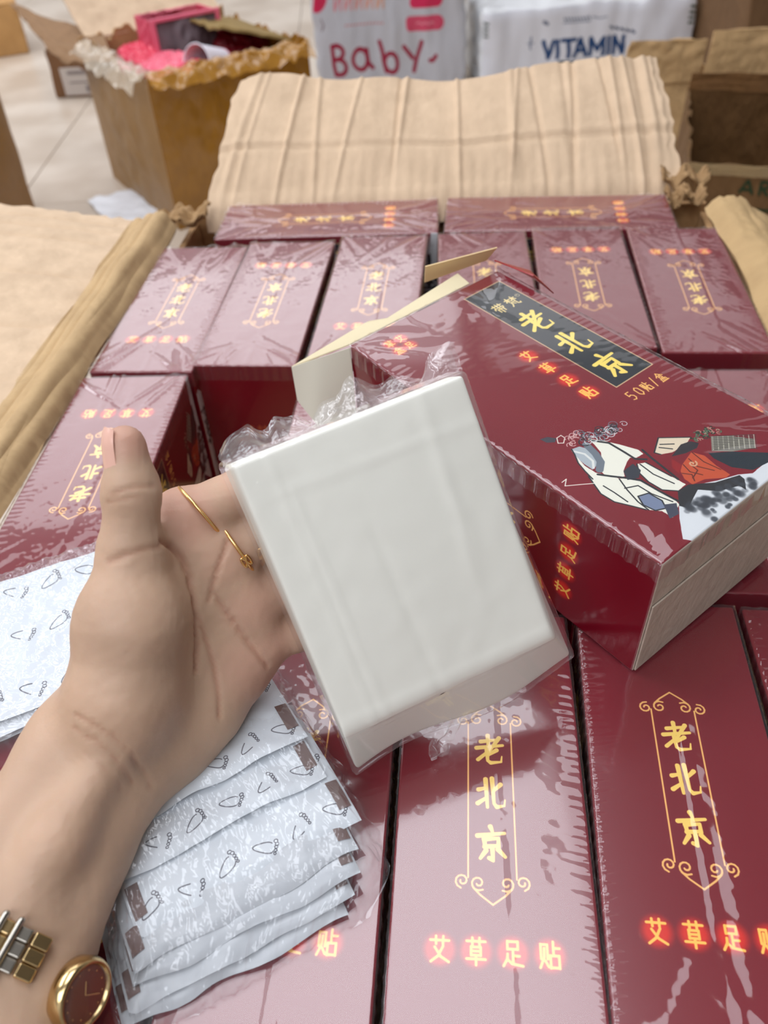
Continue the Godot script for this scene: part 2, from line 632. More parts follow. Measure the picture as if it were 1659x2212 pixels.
# the ink drawing of a white horse with a rider and rocks
func draw_picture(im: Image) -> void:
	var white := Color(0.90, 0.90, 0.84)
	var dark := Color(0.13, 0.15, 0.17)
	var grey := Color(0.42, 0.46, 0.50)
	var r := RandomNumberGenerator.new()
	r.seed = 5
	fill(im, px([237, 1146, 278, 1156, 347, 1190, 405, 1212, 438, 1235, 503, 1233, 560, 1225, 680, 1240, 680, 1280, 120, 1280, 106, 1260, 160, 1208]), Color(0.83, 0.85, 0.86))
	fill(im, px([105, 948, 135, 969, 160, 1010, 194, 1044, 201, 1098, 206, 1151, 199, 1178, 148, 1197, 146, 1164, 120, 1133, 101, 1096, 81, 1059, 78, 1015, 92, 979]), white)
	fill(im, px([239, 1004, 262, 1016, 265, 1056, 269, 1098, 272, 1143, 236, 1144, 209, 1114, 207, 1070, 216, 1032]), white)
	fill(im, px([220, 841, 244, 876, 267, 919, 288, 969, 285, 989, 259, 987, 245, 975, 227, 980, 190, 998, 177, 1014, 156, 1004, 141, 974, 145, 956, 176, 934, 203, 906, 215, 872]), white)
	fill(im, px([153, 842, 178, 849, 189, 874, 178, 906, 158, 933, 133, 938, 133, 909, 137, 877]), Color(0.66, 0.70, 0.72))
	fill(im, px([143, 863, 129, 913, 130, 951, 140, 970, 105, 963, 113, 928, 124, 893]), white)
	ink(im, px([198, 856, 188, 900, 173, 932, 146, 951]), 22, grey)
	ink(im, px([150, 850, 165, 880, 160, 915, 140, 935]), 7, Color(0.85, 0.86, 0.84))
	for l in [[129, 960, 150, 989, 173, 1018, 196, 1053, 200, 1112, 206, 1167], [222, 855, 250, 895, 252, 951, 252, 988, 273, 1009], [296, 977, 288, 1015, 281, 1066, 273, 1116]]:
		ink(im, px(l), 7, dark)
	for l in [[158, 1011, 141, 1052, 127, 1100, 124, 1138], [106, 1000, 108, 1036, 107, 1082], [141, 1044, 175, 1061, 177, 1105, 194, 1160], [239, 1004, 216, 1032, 207, 1070, 209, 1114, 236, 1144], [262, 1016, 265, 1056, 269, 1098], [245, 1010, 240, 1060, 252, 1120], [105, 948, 92, 979, 78, 1015, 81, 1059, 101, 1096, 120, 1133], [153, 842, 143, 863, 124, 893, 113, 928, 105, 963]]:
		ink(im, px(l), 4, dark)
	for l in [[34, 916, 52, 915, 30, 931, 63, 954, 104, 983], [158, 781, 175, 781, 175, 796, 156, 809, 144, 799, 158, 781]]:
		ink(im, px(l), 3, white)
	fill(im, px([118, 752, 142, 760, 156, 782, 140, 790, 122, 776]), Color(0.25, 0.24, 0.28))
	fill(im, px([190, 998, 232, 996, 228, 1027, 200, 1043, 171, 1028]), Color(0.18, 0.20, 0.24))
	fill(im, px([143, 1087, 173, 1098, 177, 1139, 162, 1164, 135, 1151, 128, 1117]), Color(0.45, 0.50, 0.60))
	ink(im, px([143, 1087, 173, 1098, 177, 1139, 162, 1164, 135, 1151, 128, 1117]), 4, dark, true)
	fill(im, px([168, 1151, 197, 1170, 171, 1199, 139, 1194]), Color(0.25, 0.27, 0.33))
	# mane: loose curled strokes
	for k in 34:
		var q := k / 33.0
		var c := Vector2(205, 850).lerp(Vector2(325, 885), q) + Vector2(r.randf_range(-18, 22), r.randf_range(-44, 10) * (1.0 - 0.3 * q))
		ink(im, curl(c, r.randf_range(9, 19), r.randf() * TAU, r.randf_range(0.6, 1.2), 0.6), r.randf_range(2, 3.6), [Color(0.75, 0.76, 0.76), grey, dark][k % 3])
	for k in 10:
		ink(im, curl(Vector2(165 + k * 6, 812 + r.randf_range(-10, 16)), 12, r.randf() * TAU, 0.9), 2.5, Color(0.80, 0.66, 0.64))
	# the rider with the flag, the quilt and the bush
	fill(im, px([311, 1006, 369, 974, 437, 1033, 403, 1044, 349, 1039, 318, 1023]), Color(0.86, 0.80, 0.70))
	for l in [[369, 974, 437, 1033], [369, 974, 311, 1006, 318, 1023], [350, 995, 380, 1020], [338, 1002, 360, 1030]]:
		ink(im, px(l), 4, dark)
	fill(im, px([328, 1088, 388, 1073, 402, 1107, 392, 1153, 390, 1198, 371, 1198, 325, 1164, 285, 1155, 286, 1128, 303, 1101]), Color(0.74, 0.30, 0.17))
	for l in [[330, 1090, 320, 1120, 335, 1150], [360, 1085, 352, 1120, 372, 1160], [345, 1100, 340, 1130, 305, 1140], [388, 1075, 380, 1120, 388, 1170], [300, 1110, 315, 1130, 300, 1150]]:
		ink(im, px(l), 3.4, Color(0.35, 0.12, 0.08))
	ink(im, curl(Vector2(352, 1104), 13, 0, 1.2), 5, Color(0.80, 0.62, 0.48))
	fill(im, px([326, 1053, 326, 1087, 292, 1106, 299, 1076]), Color(0.55, 0.07, 0.10))
	fill(im, px([333, 1048, 392, 1034, 422, 1043, 433, 1064, 413, 1073, 373, 1066]), Color(0.16, 0.15, 0.18))
	fill(im, px([419, 1107, 469, 1146, 519, 1196, 560, 1235, 511, 1239, 449, 1228, 417, 1183, 411, 1130]), Color(0.09, 0.15, 0.19))
	fill(im, px([481, 1069, 525, 1106, 560, 1158, 530, 1180, 469, 1146, 432, 1108]), Color(0.50, 0.49, 0.44))
	for k in 9:
		var a := Vector2(440, 1108).lerp(Vector2(485, 1072), k / 8.0)
		ink(im, [a, a + Vector2(92, 76)], 2.5, Color(0.24, 0.24, 0.22))
		a = Vector2(440, 1108).lerp(Vector2(530, 1180), k / 8.0)
		ink(im, [a, a + Vector2(45, -36)], 2.2, Color(0.72, 0.71, 0.64))
	for k in 40:
		var c := Vector2(440, 1040).lerp(Vector2(520, 1062), r.randf()) + Vector2(r.randf_range(-14, 14), r.randf_range(-18, 18))
		ink(im, curl(c, r.randf_range(4, 9), r.randf() * TAU, 0.7), 3, [Color(0.08, 0.20, 0.13), Color(0.30, 0.42, 0.32), Color(0.66, 0.50, 0.44)][k % 3])
	# rocks
	fill(im, px([236, 1144, 277, 1148, 335, 1190, 406, 1216, 403, 1234, 371, 1261, 371, 1240, 313, 1215, 279, 1176, 240, 1189, 205, 1203, 194, 1181]), Color(0.14, 0.15, 0.17))
	for k in 60:
		var c := Vector2(r.randf_range(190, 420), 0)
		c.y = r.randf_range(1180 + (c.x - 190) * 0.22, 1272)
		disc(im, c, r.randf_range(7, 19), Color(0.20, 0.22, 0.25, r.randf_range(0.35, 0.9)), 0.6)


# ------------------------------------------------------------------ the room
func slab(called: String, size: Vector3, at: Vector3, m: Material) -> void:
	var mb := MB.new()
	mb.rbox(size, 0.004, at)
	struct(called, mb, m)


func build_room() -> void:
	var wall := mat(Color(0.74, 0.735, 0.73), 0.9)
	slab("wall_back", Vector3(7.4, 2.7, 0.1), Vector3(0.2, 1.25, -5.35), wall)
	slab("wall_left", Vector3(0.1, 2.7, 7.8), Vector3(-3.25, 1.25, -1.6), wall)
	slab("wall_right", Vector3(0.1, 2.7, 7.8), Vector3(3.65, 1.25, -1.6), wall)
	slab("wall_front", Vector3(7.4, 2.7, 0.1), Vector3(0.2, 1.25, 2.25), wall)
	slab("ceiling", Vector3(7.4, 0.1, 7.8), Vector3(0.2, 2.6, -1.6), mat(Color(0.60, 0.60, 0.60), 0.9))
	var fl := mat(Color(0.85, 0.80, 0.74), 0.28)
	fl.albedo_texture = noise_map(9, 0.006, false, ramp(Color(0.90, 0.88, 0.86), Color(1, 1, 1), 0.25, 0.75))
	fl.uv1_triplanar = true
	fl.uv1_world_triplanar = true
	fl.uv1_scale = Vector3.ONE * 0.9
	var floor_mb := MB.new()
	floor_mb.rbox(Vector3(7.4, 0.1, 7.8), 0.004, Vector3(0.2, -0.053, -1.6))
	var f := struct("floor", floor_mb, mat(Color(0.62, 0.58, 0.54), 0.8))
	# glazed tiles of 60 cm with narrow joints
	var tile := MB.new()
	tile.rbox(Vector3(0.597, 0.006, 0.597), 0.0012)
	var tm := tile.mesh(fl)
	for i in range(-3, 4):
		for j in range(-7, 1):
			var o := MeshInstance3D.new()
			o.name = "floor_tile"
			o.mesh = tm
			o.position = Vector3(0.12 + i * 0.6, -0.003, -0.4 + j * 0.6)
			f.add_child(o, true)
	for k in UNSEEN_LAMPS.size():
		var p: Array = UNSEEN_LAMPS[k]
		var t := thing("unseen_ceiling_lamp", ["unseen square white panel lamp above the carton, placed to light the front boxes", "unseen wide white panel lamp at the far end, placed for sheen on the back boxes", "unseen wide white panel lamp behind the viewer, placed to light the packet and hand", "unseen dim white panel lamp at far right, placed for sheen on the right boxes", "unseen narrow white panel lamp by the left wall, placed to light floor and hand"][k], "lamp", p[0])
		var fr := MB.new()
		var s: Vector3 = p[1]
		for e in [-1.0, 1.0]:
			fr.rbox(Vector3(s.x + 0.06, 0.04, 0.03), 0.004, Vector3(0, -0.02, e * (s.y / 2 + 0.015)))
			fr.rbox(Vector3(0.03, 0.04, s.y), 0.004, Vector3(e * (s.x / 2 + 0.015), -0.02, 0))
		part("frame", fr, M.white_board, t)
		var gl := MB.new()
		gl.rbox(Vector3(s.x, 0.012, s.y), 0.002, Vector3(0, -0.012, 0))
		var gm := mat(Color(0.95, 0.95, 0.95), 0.6)
		gm.emission_enabled = true
		gm.emission = Color(1.0, 0.985, 0.965)
		gm.emission_energy_multiplier = 0.4 if p[2] > 0.3 else 0.1
		part("diffuser", gl, gm, t)


# ------------------------------------------------------------------ the carton
func wob(x: float, y: float, z := 0.0) -> float:
	return fine_noise.get_noise_3d(x, y, z)


func build_carton() -> void:
	var t := thing("shipping_carton", "large opened brown corrugated shipping carton packed with red boxes, flaps folded out", "carton", Vector3(0.028, 0.0, -0.40), -0.125)
	# inner size; x right, z towards the viewer in the carton's own axes
	var to := t.transform.affine_inverse()
	var w2 := 0.2385
	var zb := -0.384
	var zf := 0.372
	var spec := [
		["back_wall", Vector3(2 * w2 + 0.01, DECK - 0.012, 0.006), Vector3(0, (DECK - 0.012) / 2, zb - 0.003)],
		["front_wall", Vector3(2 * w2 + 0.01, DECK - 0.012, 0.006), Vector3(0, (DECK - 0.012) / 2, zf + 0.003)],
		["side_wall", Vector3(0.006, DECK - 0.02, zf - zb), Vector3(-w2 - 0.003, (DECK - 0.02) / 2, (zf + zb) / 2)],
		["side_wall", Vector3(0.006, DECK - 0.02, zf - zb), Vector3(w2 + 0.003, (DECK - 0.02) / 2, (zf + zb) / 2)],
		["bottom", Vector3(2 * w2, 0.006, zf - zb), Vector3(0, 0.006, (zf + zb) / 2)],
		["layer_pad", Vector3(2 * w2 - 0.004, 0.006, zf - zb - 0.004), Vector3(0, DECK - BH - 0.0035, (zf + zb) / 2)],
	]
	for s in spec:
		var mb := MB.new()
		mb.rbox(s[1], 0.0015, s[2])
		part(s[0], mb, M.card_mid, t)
	# back flap: leans away, with hand-crushed ridges along its flutes
	var b0 := to * Vector3(-0.148, DECK - 0.004, -0.800)
	var b1 := to * Vector3(0.300, DECK - 0.004, -0.773)
	var t0 := to * Vector3(-0.1155, 0.4715, -0.9172)
	var t1 := to * Vector3(0.2985, 0.4735, -0.8960)
	var up := (t0 - b0).cross(b1 - b0).normalized()
	if up.y < 0:
		up = -up
	var ridges := []
	var rr := RandomNumberGenerator.new()
	rr.seed = 12
	for u in [0.055, 0.075, 0.16, 0.20, 0.30, 0.395, 0.41, 0.53, 0.655, 0.672, 0.70, 0.775, 0.80, 0.86, 0.885, 0.915, 0.945, 0.965, 0.982]:
		ridges.append([u, rr.randf_range(0.003, 0.008), [-1.0, 1.0][rr.randi() % 2] * rr.randf_range(0.0016, 0.0036), rr.randf_range(-0.035, 0.03), rr.randf_range(0.0, 0.5)])
	var back := func(u: float, v: float) -> Vector3:
		var p := b0.lerp(b1, u).lerp(t0.lerp(t1, u), v)
		var h := 0.006 * sin(v * PI) + 0.004 * sin(u * 9.0 + 0.6) * v + 0.002 * sin(u * 23.0) * v
		for r in ridges:
			var d: float = (u - r[0] - r[3] * (1.0 - v)) / r[1]
			h += r[2] * exp(-d * d) * smoothstep(r[4] - 0.3, r[4] + 0.2, v)
		h += -0.0022 * exp(-pow((v - 0.40 - 0.02 * sin(u * 5)) / 0.018, 2)) + 0.0012 * exp(-pow((v - 0.44) / 0.02, 2))
		h += 0.00035 * sin(u * 240.0) * (1.0 - v) * smoothstep(0.5, 0.2, v)
		h += 0.0012 * wob(u * 9, v * 2)
		# the lip that curls back over the wall
		var lip := smoothstep(0.10, 0.0, v)
		p += Vector3(0, -0.018 * lip * lip, 0.014 * lip)
		p += (t0 - b0) * (0.035 * sin(u * 7.0 + 1.0) + 0.02 * sin(u * 19.0)) * v
		if u < 0.02 or u > 0.98:
			p += (b1 - b0) * 0.008 * wob(v * 8, u * 3)
		return p + up * h
	var mb := MB.new()
	mb.sheet(points(240, 44, back), 0.0045, 1.0 if up.dot((b1 - b0).cross(t0 - b0)) > 0 else -1.0)
	part("flap", mb, M.card, t)
	# left flap: its crushed fold is a soft roll, then it lies out flat to the left
	var l0 := to * Vector3(-0.172, DECK - 0.004, -0.752)
	var l1 := to * Vector3(-0.262, DECK - 0.004, -0.03)
	var out := (to.basis * Vector3(-0.983, 0.10, -0.155)).normalized()
	var left := func(u: float, v: float) -> Vector3:
		var p := l0.lerp(l1, u)
		var d := v * 0.30
		var h := 0.0
		h += 0.013 * smoothstep(0.0, 0.010, d) * (1.0 - 0.8 * smoothstep(0.012, 0.034, d))
		h += 0.0022 * sin(d * 620.0 + 2.0 * wob(u * 5, 3)) * smoothstep(0.05, 0.02, d) * smoothstep(0.002, 0.008, d)
		for k in 5:
			var dd: float = [0.0115, 0.0175, 0.024, 0.031, 0.038][k] + 0.0022 * wob(u * 6, k * 3.7)
			h -= [0.0024, 0.0014, 0.0026, 0.0016, 0.0020][k] * exp(-pow((d - dd) / 0.0014, 2)) * (0.65 + 0.5 * wob(u * 9, k * 2.1))
		h += 0.0022 * wob(u * 8, d * 150) * smoothstep(0.055, 0.02, d)
		for k in 8:
			var uu: float = [0.02, 0.045, 0.075, 0.16, 0.265, 0.36, 0.405, 0.62][k]
			var q := (u - uu - 0.02 * d) / 0.0045
			h -= 0.0026 * exp(-q * q) * smoothstep(0.035, 0.055, d)
		h += 0.004 * sin(u * 11.0 + d * 6.0) * smoothstep(0.02, 0.10, d) + 0.0005 * wob(u * 9, d * 12)
		var q2 := p + out * d + Vector3(0, h, 0)
		if u < 0.01:
			q2.z += 0.004 * wob(d * 90, 7)
		return q2
	mb = MB.new()
	mb.sheet(points(40, 260, func(a, b): return left.call(b, lerpf(0.132, 1.0, a))), 0.0045, -1.0)
	part("flap", mb, M.card, t)
	mb = MB.new()
	mb.sheet(points(70, 260, func(a, b): return left.call(b, 0.136 * a)), 0.0045, -1.0)
	part("crushed_fold", mb, card(Color(0.76, 0.64, 0.47)), t)
	# right flap: crumpled along the fold, hanging out to the right
	var r0 := to * Vector3(0.302, DECK - 0.004, -0.712)
	var r1 := to * Vector3(0.213, DECK - 0.004, 0.04)
	var rout := (to.basis * Vector3(0.992, 0.0, 0.02)).normalized()
	var right := func(u: float, v: float) -> Vector3:
		var d := v * 0.24
		var h := 0.010 * smoothstep(0.0, 0.012, d) - 0.65 * maxf(d - 0.022, 0.0)
		h += 0.0026 * wob(u * 16, d * 50) * smoothstep(0.09, 0.02, d) - 0.0025 * exp(-pow((d - 0.014 - 0.003 * wob(u * 7, 1)) / 0.0016, 2)) - 0.003 * exp(-pow((d - 0.024 - 0.004 * wob(u * 6, 5)) / 0.002, 2)) - 0.0025 * exp(-pow((d - 0.036 - 0.004 * wob(u * 8, 9)) / 0.002, 2))
		h += 0.003 * sin(u * 14.0)
		return r0.lerp(r1, u) + rout * d + Vector3(0, h, 0.004 * wob(d * 30, u * 2))
	mb = MB.new()
	mb.sheet(points(70, 220, func(a, b): return right.call(b, a)), 0.0045, 1.0)
	part("flap", mb, card(Color(0.74, 0.62, 0.44)), t)
	# torn corners where the flaps parted: ragged scraps of liner
	for s in [[to * Vector3(-0.168, 0.401, -0.776), 0.030, 3], [to * Vector3(0.302, 0.405, -0.778), 0.026, 8], [to * Vector3(0.292, 0.402, -0.742), 0.020, 15]]:
		var c: Vector3 = s[0]
		var scrap := func(u: float, v: float) -> Vector3:
			var a := u * 5.0
			return c + Vector3((u - 0.5) * s[1] * 1.6, 0.004 * sin(a * 2.3 + s[2]) + 0.006 * wob(u * 4, v * 4, s[2]), (v - 0.5) * s[1] * 1.0 + 0.003 * wob(u * 6, 2, s[2]))
		mb = MB.new()
		mb.sheet(points(26, 18, scrap), 0.002, -1.0)
		part("torn_edge", mb, M.card_edge, t)


# ------------------------------------------------------------------ the red boxes
var body_mesh: ArrayMesh


func film_mesh(sd: int, rip_l: float, rip_r: float, n_folds: int, amp: float, seam := true, bulge := Vector3.ZERO) -> MB:
	var r := RandomNumberGenerator.new()
	r.seed = sd
	var hw := BW / 2 + 0.0006
	var hl := BL / 2 + 0.0006
	var folds := []
	for k in n_folds:
		var corner := Vector2([-1, 1][k % 2] * hw, [-1, 1][(k / 2) % 2] * hl)
		var a := corner + Vector2(r.randf_range(-0.012, 0.012), r.randf_range(-0.014, 0.014))
		if k % 3 == 2:
			a = Vector2(r.randf_range(-hw, hw), corner.y)
		var aim := Vector2(r.randf_range(-0.7, 0.7) * hw, corner.y * r.randf_range(0.1, 0.6)) - a
		folds.append([a, aim.normalized(), aim.length() * r.randf_range(0.35, 0.9), r.randf_range(0.4, 1.0) * amp, r.randf_range(0.0012, 0.0032)])
	var ph := r.randf() * 10
	var nu := 56
	var nv := 220
	var rim := 0.0125
	var f := func(u: float, v: float) -> Vector3:
		var s := lerpf(-hw - rim, hw + rim, u)
		var z := lerpf(-hl - rim, hl + rim, v)
		var x := clampf(s, -hw, hw)
		var zz := clampf(z, -hl, hl)
		var drop := maxf(absf(s) - hw, absf(z) - hl)
		var h := 0.0007
		var p := Vector2(x, zz)
		for q in folds:
			var d: Vector2 = p - q[0]
			var along: float = d.dot(q[1]) / q[2]
			if along > -0.1 and along < 1.0:
				var off: float = absf(d.cross(q[1])) / q[4]
				if off < 2.6:
					h += q[3] * exp(-off * off) * minf(1.0, (along + 0.1) * 10.0) * (1.0 - along)
		for e in 2:
			var rip := rip_l if e == 0 else rip_r
			if rip > 0:
				var d := (x + hw) if e == 0 else (hw - x)
				var reach := 0.009 + 0.004 * wob(zz * 90, ph)
				if d < reach:
					h += rip * (1.0 - d / reach) * (0.5 + 0.5 * sin(zz * 1500.0 + d * 260.0 + 3.0 * wob(zz * 60, ph + 4))) * smoothstep(0.0, 0.0015, d)
		if seam:
			h += 0.00045 * exp(-pow((x - 0.0035 - 0.002 * sin(zz * 20.0 + ph)) / 0.0007, 2))
		if bulge.x > 0:
			h += bulge.x * exp(-pow((x - bulge.y - 0.0015 * wob(zz * 14, 4)) / bulge.z, 2)) * smoothstep(-0.075, -0.03, zz)
		h += 0.00016 * wob(x * 55, zz * 36, ph) + 0.00005 * wob(x * 260, zz * 200, ph)
		if drop > 0:
			var k := 0.0006 * sin((zz if absf(s) - hw > absf(z) - hl else x) * 900.0 + ph)
			return Vector3(x + signf(s) * maxf(k, 0.0) * float(absf(s) > hw), 0.0007 - drop, zz + signf(z) * maxf(k, 0.0) * float(absf(z) > hl))
		return Vector3(x, maxf(h, 0.00035), zz)
	var mb := MB.new()
	mb.grid(points(nu, nv, f), -1.0)
	return mb


func red_box(label: String, x: float, z: float, deg: float, flip: bool, film: Array, y := DECK) -> Node3D:
	var t := thing("red_box", label, "box", Vector3(x, y - BH, z), deg_to_rad(deg) + (PI if flip else 0.0), "red shrink-wrapped boxes")
	if body_mesh == null:
		var mb := MB.new()
		mb.rbox(Vector3(BW, BH, BL), 0.0012, Vector3(0, BH / 2, 0), 1, [M.pr_wide, M.pr_wide, M.pr_narrow, M.pr_narrow, M.pr_end, M.pr_end])
		body_mesh = mb.mesh(null)
	var b := MeshInstance3D.new()
	b.name = "body"
	b.mesh = body_mesh
	t.add_child(b, true)
	var o := part("shrink_film", film_mesh(film[0], film[1], film[2], film[3], film[4], true, film[5] if film.size() > 5 else Vector3.ZERO), M.film, t)
	o.position.y = BH
	if flip:
		o.rotation.y = PI
	return t


func build_boxes() -> void:
	# seed, ripples on the left and right rims, folds, height of the folds
	red_box("red box lying crosswise at the back of the carton, left one, under cloudy film", -0.0309, -0.7466, 84.5, false, [31, 0.0007, 0.0007, 26, 0.0022])
	red_box("red box lying crosswise at the back of the carton, right one, sideways framed print", 0.1727, -0.7249, 82.0, false, [32, 0.0006, 0.0006, 18, 0.0012])
	red_box("red box at the left end of the row of six, film badly puckered", -0.1506, -0.6053, -7.1, false, [1, 0.0, 0.0006, 26, 0.0026])
	red_box("red box second from left in the row of six, dark front above the slot", -0.0765, -0.6037, -8.1, true, [2, 0.0004, 0.0, 16, 0.0014])
	red_box("red box third from left in the row of six, behind the white flap", 0.004, -0.6029, -8.06, false, [3, 0.0, 0.0004, 14, 0.0012])
	red_box("red box fourth from left in the row of six, half behind the opened box", 0.0915, -0.5956, -5.4, false, [4, 0.0002, 0.0003, 12, 0.0009])
	red_box("red box fifth from left in the row of six, next to the plaque side", 0.1697, -0.5937, -6.9, true, [5, 0.0003, 0.0, 10, 0.0008])
	red_box("red box at the right end of the row of six, beside the crumpled flap", 0.2461, -0.5775, -7.8, true, [6, 0.0010, 0.0004, 20, 0.0014])
	red_box("red box under the thumb, along the left flap, its print upside down", -0.1739, -0.4034, -5.0, true, [7, 0.0003, 0.0006, 16, 0.0016])
	red_box("red box mostly hidden below the hanging white flap of the opened box", -0.023, -0.3905, -7.4, false, [8, 0.0010, 0.0, 14, 0.0012])
	red_box("red box wholly underneath the middle of the opened box", 0.0535, -0.381, -7.4, false, [9, 0.0, 0.0, 8, 0.0008])
	red_box("red box with one corner showing under the grey end of the opened box", 0.130, -0.3715, -7.4, true, [10, 0.0, 0.0004, 10, 0.0010])
	red_box("red box behind the opened box at the right margin, pale film edge", 0.2065, -0.362, -7.4, true, [11, 0.0004, 0.0004, 16, 0.0018])
	red_box("red box at the front left, under the forearm and the flat clear bag", -0.1975, -0.195, -7.0, false, [12, 0.0, 0.0006, 12, 0.0014])
	red_box("red box under the wrist, between the two clear bags", -0.1205, -0.1856, -7.0, false, [13, 0.0, 0.0, 12, 0.0012])
	red_box("red box in front under the bagged pile of sachets, two round signs showing", -0.043, -0.1762, -7.0, false, [14, 0.0, 0.0, 10, 0.0007])
	red_box("red box just below the white packet, upright print, smooth film with lavender sheen", 0.034, -0.1668, -7.0, false, [15, 0.0, 0.0007, 9, 0.0008])
	red_box("red box in front at the right with combed film ripples down its left rim", 0.1117, -0.1668, -8.6, false, [16, 0.0022, 0.0, 9, 0.0008, Vector3(0.0011, 0.013, 0.008)])
	red_box("red box in the bottom right corner, only a sliver of its side in view", 0.1895, -0.1545, -8.0, false, [17, 0.0008, 0.0, 10, 0.0012])


func build_open_box() -> void:
	var t := thing("opened_red_box", "opened red box lying flat on the others, plaque and white horse drawing on top", "box", Vector3.ZERO)
	var X := Vector3(0.5861, -0.0535, 0.8048)
	var Y := Vector3(0.8066, 0.0463, -0.5843)
	var Z := X.cross(Y) * -1.0        # up out of the wide face
	if Z.y < 0:
		Z = -Z
	var A := Vector3(-0.0112, 0.4852, -0.3789)
	# own axes: x = up, y = away from the wide face's left edge, z along the box
	var at := Transform3D(Basis(Z, -Y, X).orthonormalized(), A - Z * (BW / 2) + Y * (BH / 2) + X * (BL / 2))
	t.transform = at
	var inside := mat(Color(0.88, 0.87, 0.80), 0.75)
	var grey := card(Color(0.76, 0.70, 0.64), 0.7, 12.0)
	var mb := MB.new()
	mb.rbox(Vector3(BW, BH, BL), 0.0012, Vector3.ZERO, 1, [M.pr_wide, M.pr_wide, M.pr_narrow, M.pr_narrow, grey, inside])
	part("body", mb, null, t)
	var film := film_mesh(41, 0.0003, 0.0003, 30, 0.0012, false)
	# the film here lies over the wide face: turn and stretch the sheet to that face
	for k in film.v.size():
		var p := film.v[k]
		film.v[k] = Vector3(BW / 2 + p.y * 0.8, -p.x * BH / BW, p.z)
	film.remake_normals()
	part("shrink_film", film, M.film, t)
	# end flap, unprinted, glued shut: two leaves that overlap
	var leaf := MB.new()
	leaf.rbox(Vector3(BW * 0.62, BH * 0.985, 0.0008), 0.0003, Vector3(-BW * 0.17, 0, BL / 2 + 0.0006))
	part("end_flap", leaf, grey, t)
	# the flaps of the open end, in measures along X, Y and up from the corner A
	var loc := func(x: float, y: float, u: float) -> Vector3:
		return at.affine_inverse() * (A + X * x + Y * y + Vector3(0, u, 0))
	var dust := [[0.0, 0.0, -0.001], [-0.0276, -0.0205, -0.0185], [-0.0245, -0.021, -0.037], [-0.0107, -0.0182, -0.0475], [0.0, 0.0, -0.043]]
	var d := MB.new()
	var rows := []
	for k in 9:
		var q := k / 8.0
		var top: Vector3 = loc.call(0, 0, -0.001).lerp(loc.call(-0.0276, -0.0205, -0.017), q)
		var low: Vector3 = loc.call(0, 0.0, -0.044).lerp(loc.call(-0.0118, -0.0186, -0.0475), q / 0.62) if q < 0.62 else loc.call(-0.0118, -0.0186, -0.0475).lerp(loc.call(-0.0250, -0.0212, -0.0365), (q - 0.62) / 0.38)
		var row := []
		for j in 7:
			row.append(top.lerp(low, j / 6.0))
		rows.append(row)
	d.sheet(rows, 0.0006, 1.0)
	part("dust_flap", d, inside, t)
	# lid flap: bent out from the long edge, its cream inner face up
	var cream := mat(Color(0.85, 0.80, 0.66), 0.75)
	d = MB.new()
	d.sheet(points(30, 8, func(u, v):
		var cut := 1.0 - 0.30 * smoothstep(0.46, 0.50, u)
		return loc.call(-lerpf(0.0276, 0.014, u) * v * cut - 0.0004, u * 0.084 - 0.0205 * (1.0 - u) * v, 0.0008 - 0.0178 * (1.0 - u) * v + 0.002 * v * u)), 0.0006, 1.0)
	part("lid_flap", d, cream, t)
	# far dust flap: cream, folded back towards the corner B
	d = MB.new()
	d.sheet(points(10, 6, func(u, v): return loc.call(-0.012 * v - 0.021 * u * (1.0 - v * 0.3), BH * (0.99 - 0.33 * u) + 0.004 * v, 0.008 - 0.0135 * v + 0.006 * (1.0 - u))), 0.0006, 1.0)
	part("dust_flap", d, mat(Color(0.93, 0.82, 0.62), 0.75), t)
	d = MB.new()
	d.sheet(points(10, 6, func(u, v): return loc.call(0.030 * u - 0.004, BH + 0.001 + 0.030 * v * (1.0 - u * 0.4), 0.004 - 0.018 * v + 0.003 * u)), 0.0006, -1.0)
	part("side_flap", d, mat(Color(0.62, 0.09, 0.12), 0.35), t)


# ------------------------------------------------------------------ things behind the carton
# an open or shut box from its wall boards, turned about its near left lower corner
func bag_tex(w: int, h: int) -> Image:
	var im := Image.create(w, h, false, Image.FORMAT_RGB8)
	im.fill(Color(0.74, 0.745, 0.77))
	return im


func oval(c: Vector2, r: Vector2, from := 0.0, to := TAU) -> Array:
	var o := []
	for k in 21:
		var a := lerpf(from, to, k / 20.0)
		o.append(c + Vector2(cos(a) * r.x, sin(a) * r.y))
	return o


func roundrect(im: Image, a: Vector2, b: Vector2, r: float, col: Color) -> void:
	ink(im, [a + Vector2(r, r), Vector2(b.x - r, a.y + r), b - Vector2(r, r), Vector2(a.x + r, b.y - r)], 2 * r, col, true)
	im.fill_rect(Rect2i(int(a.x + r), int(a.y + r), int(b.x - a.x - 2 * r), int(b.y - a.y - 2 * r)), col)


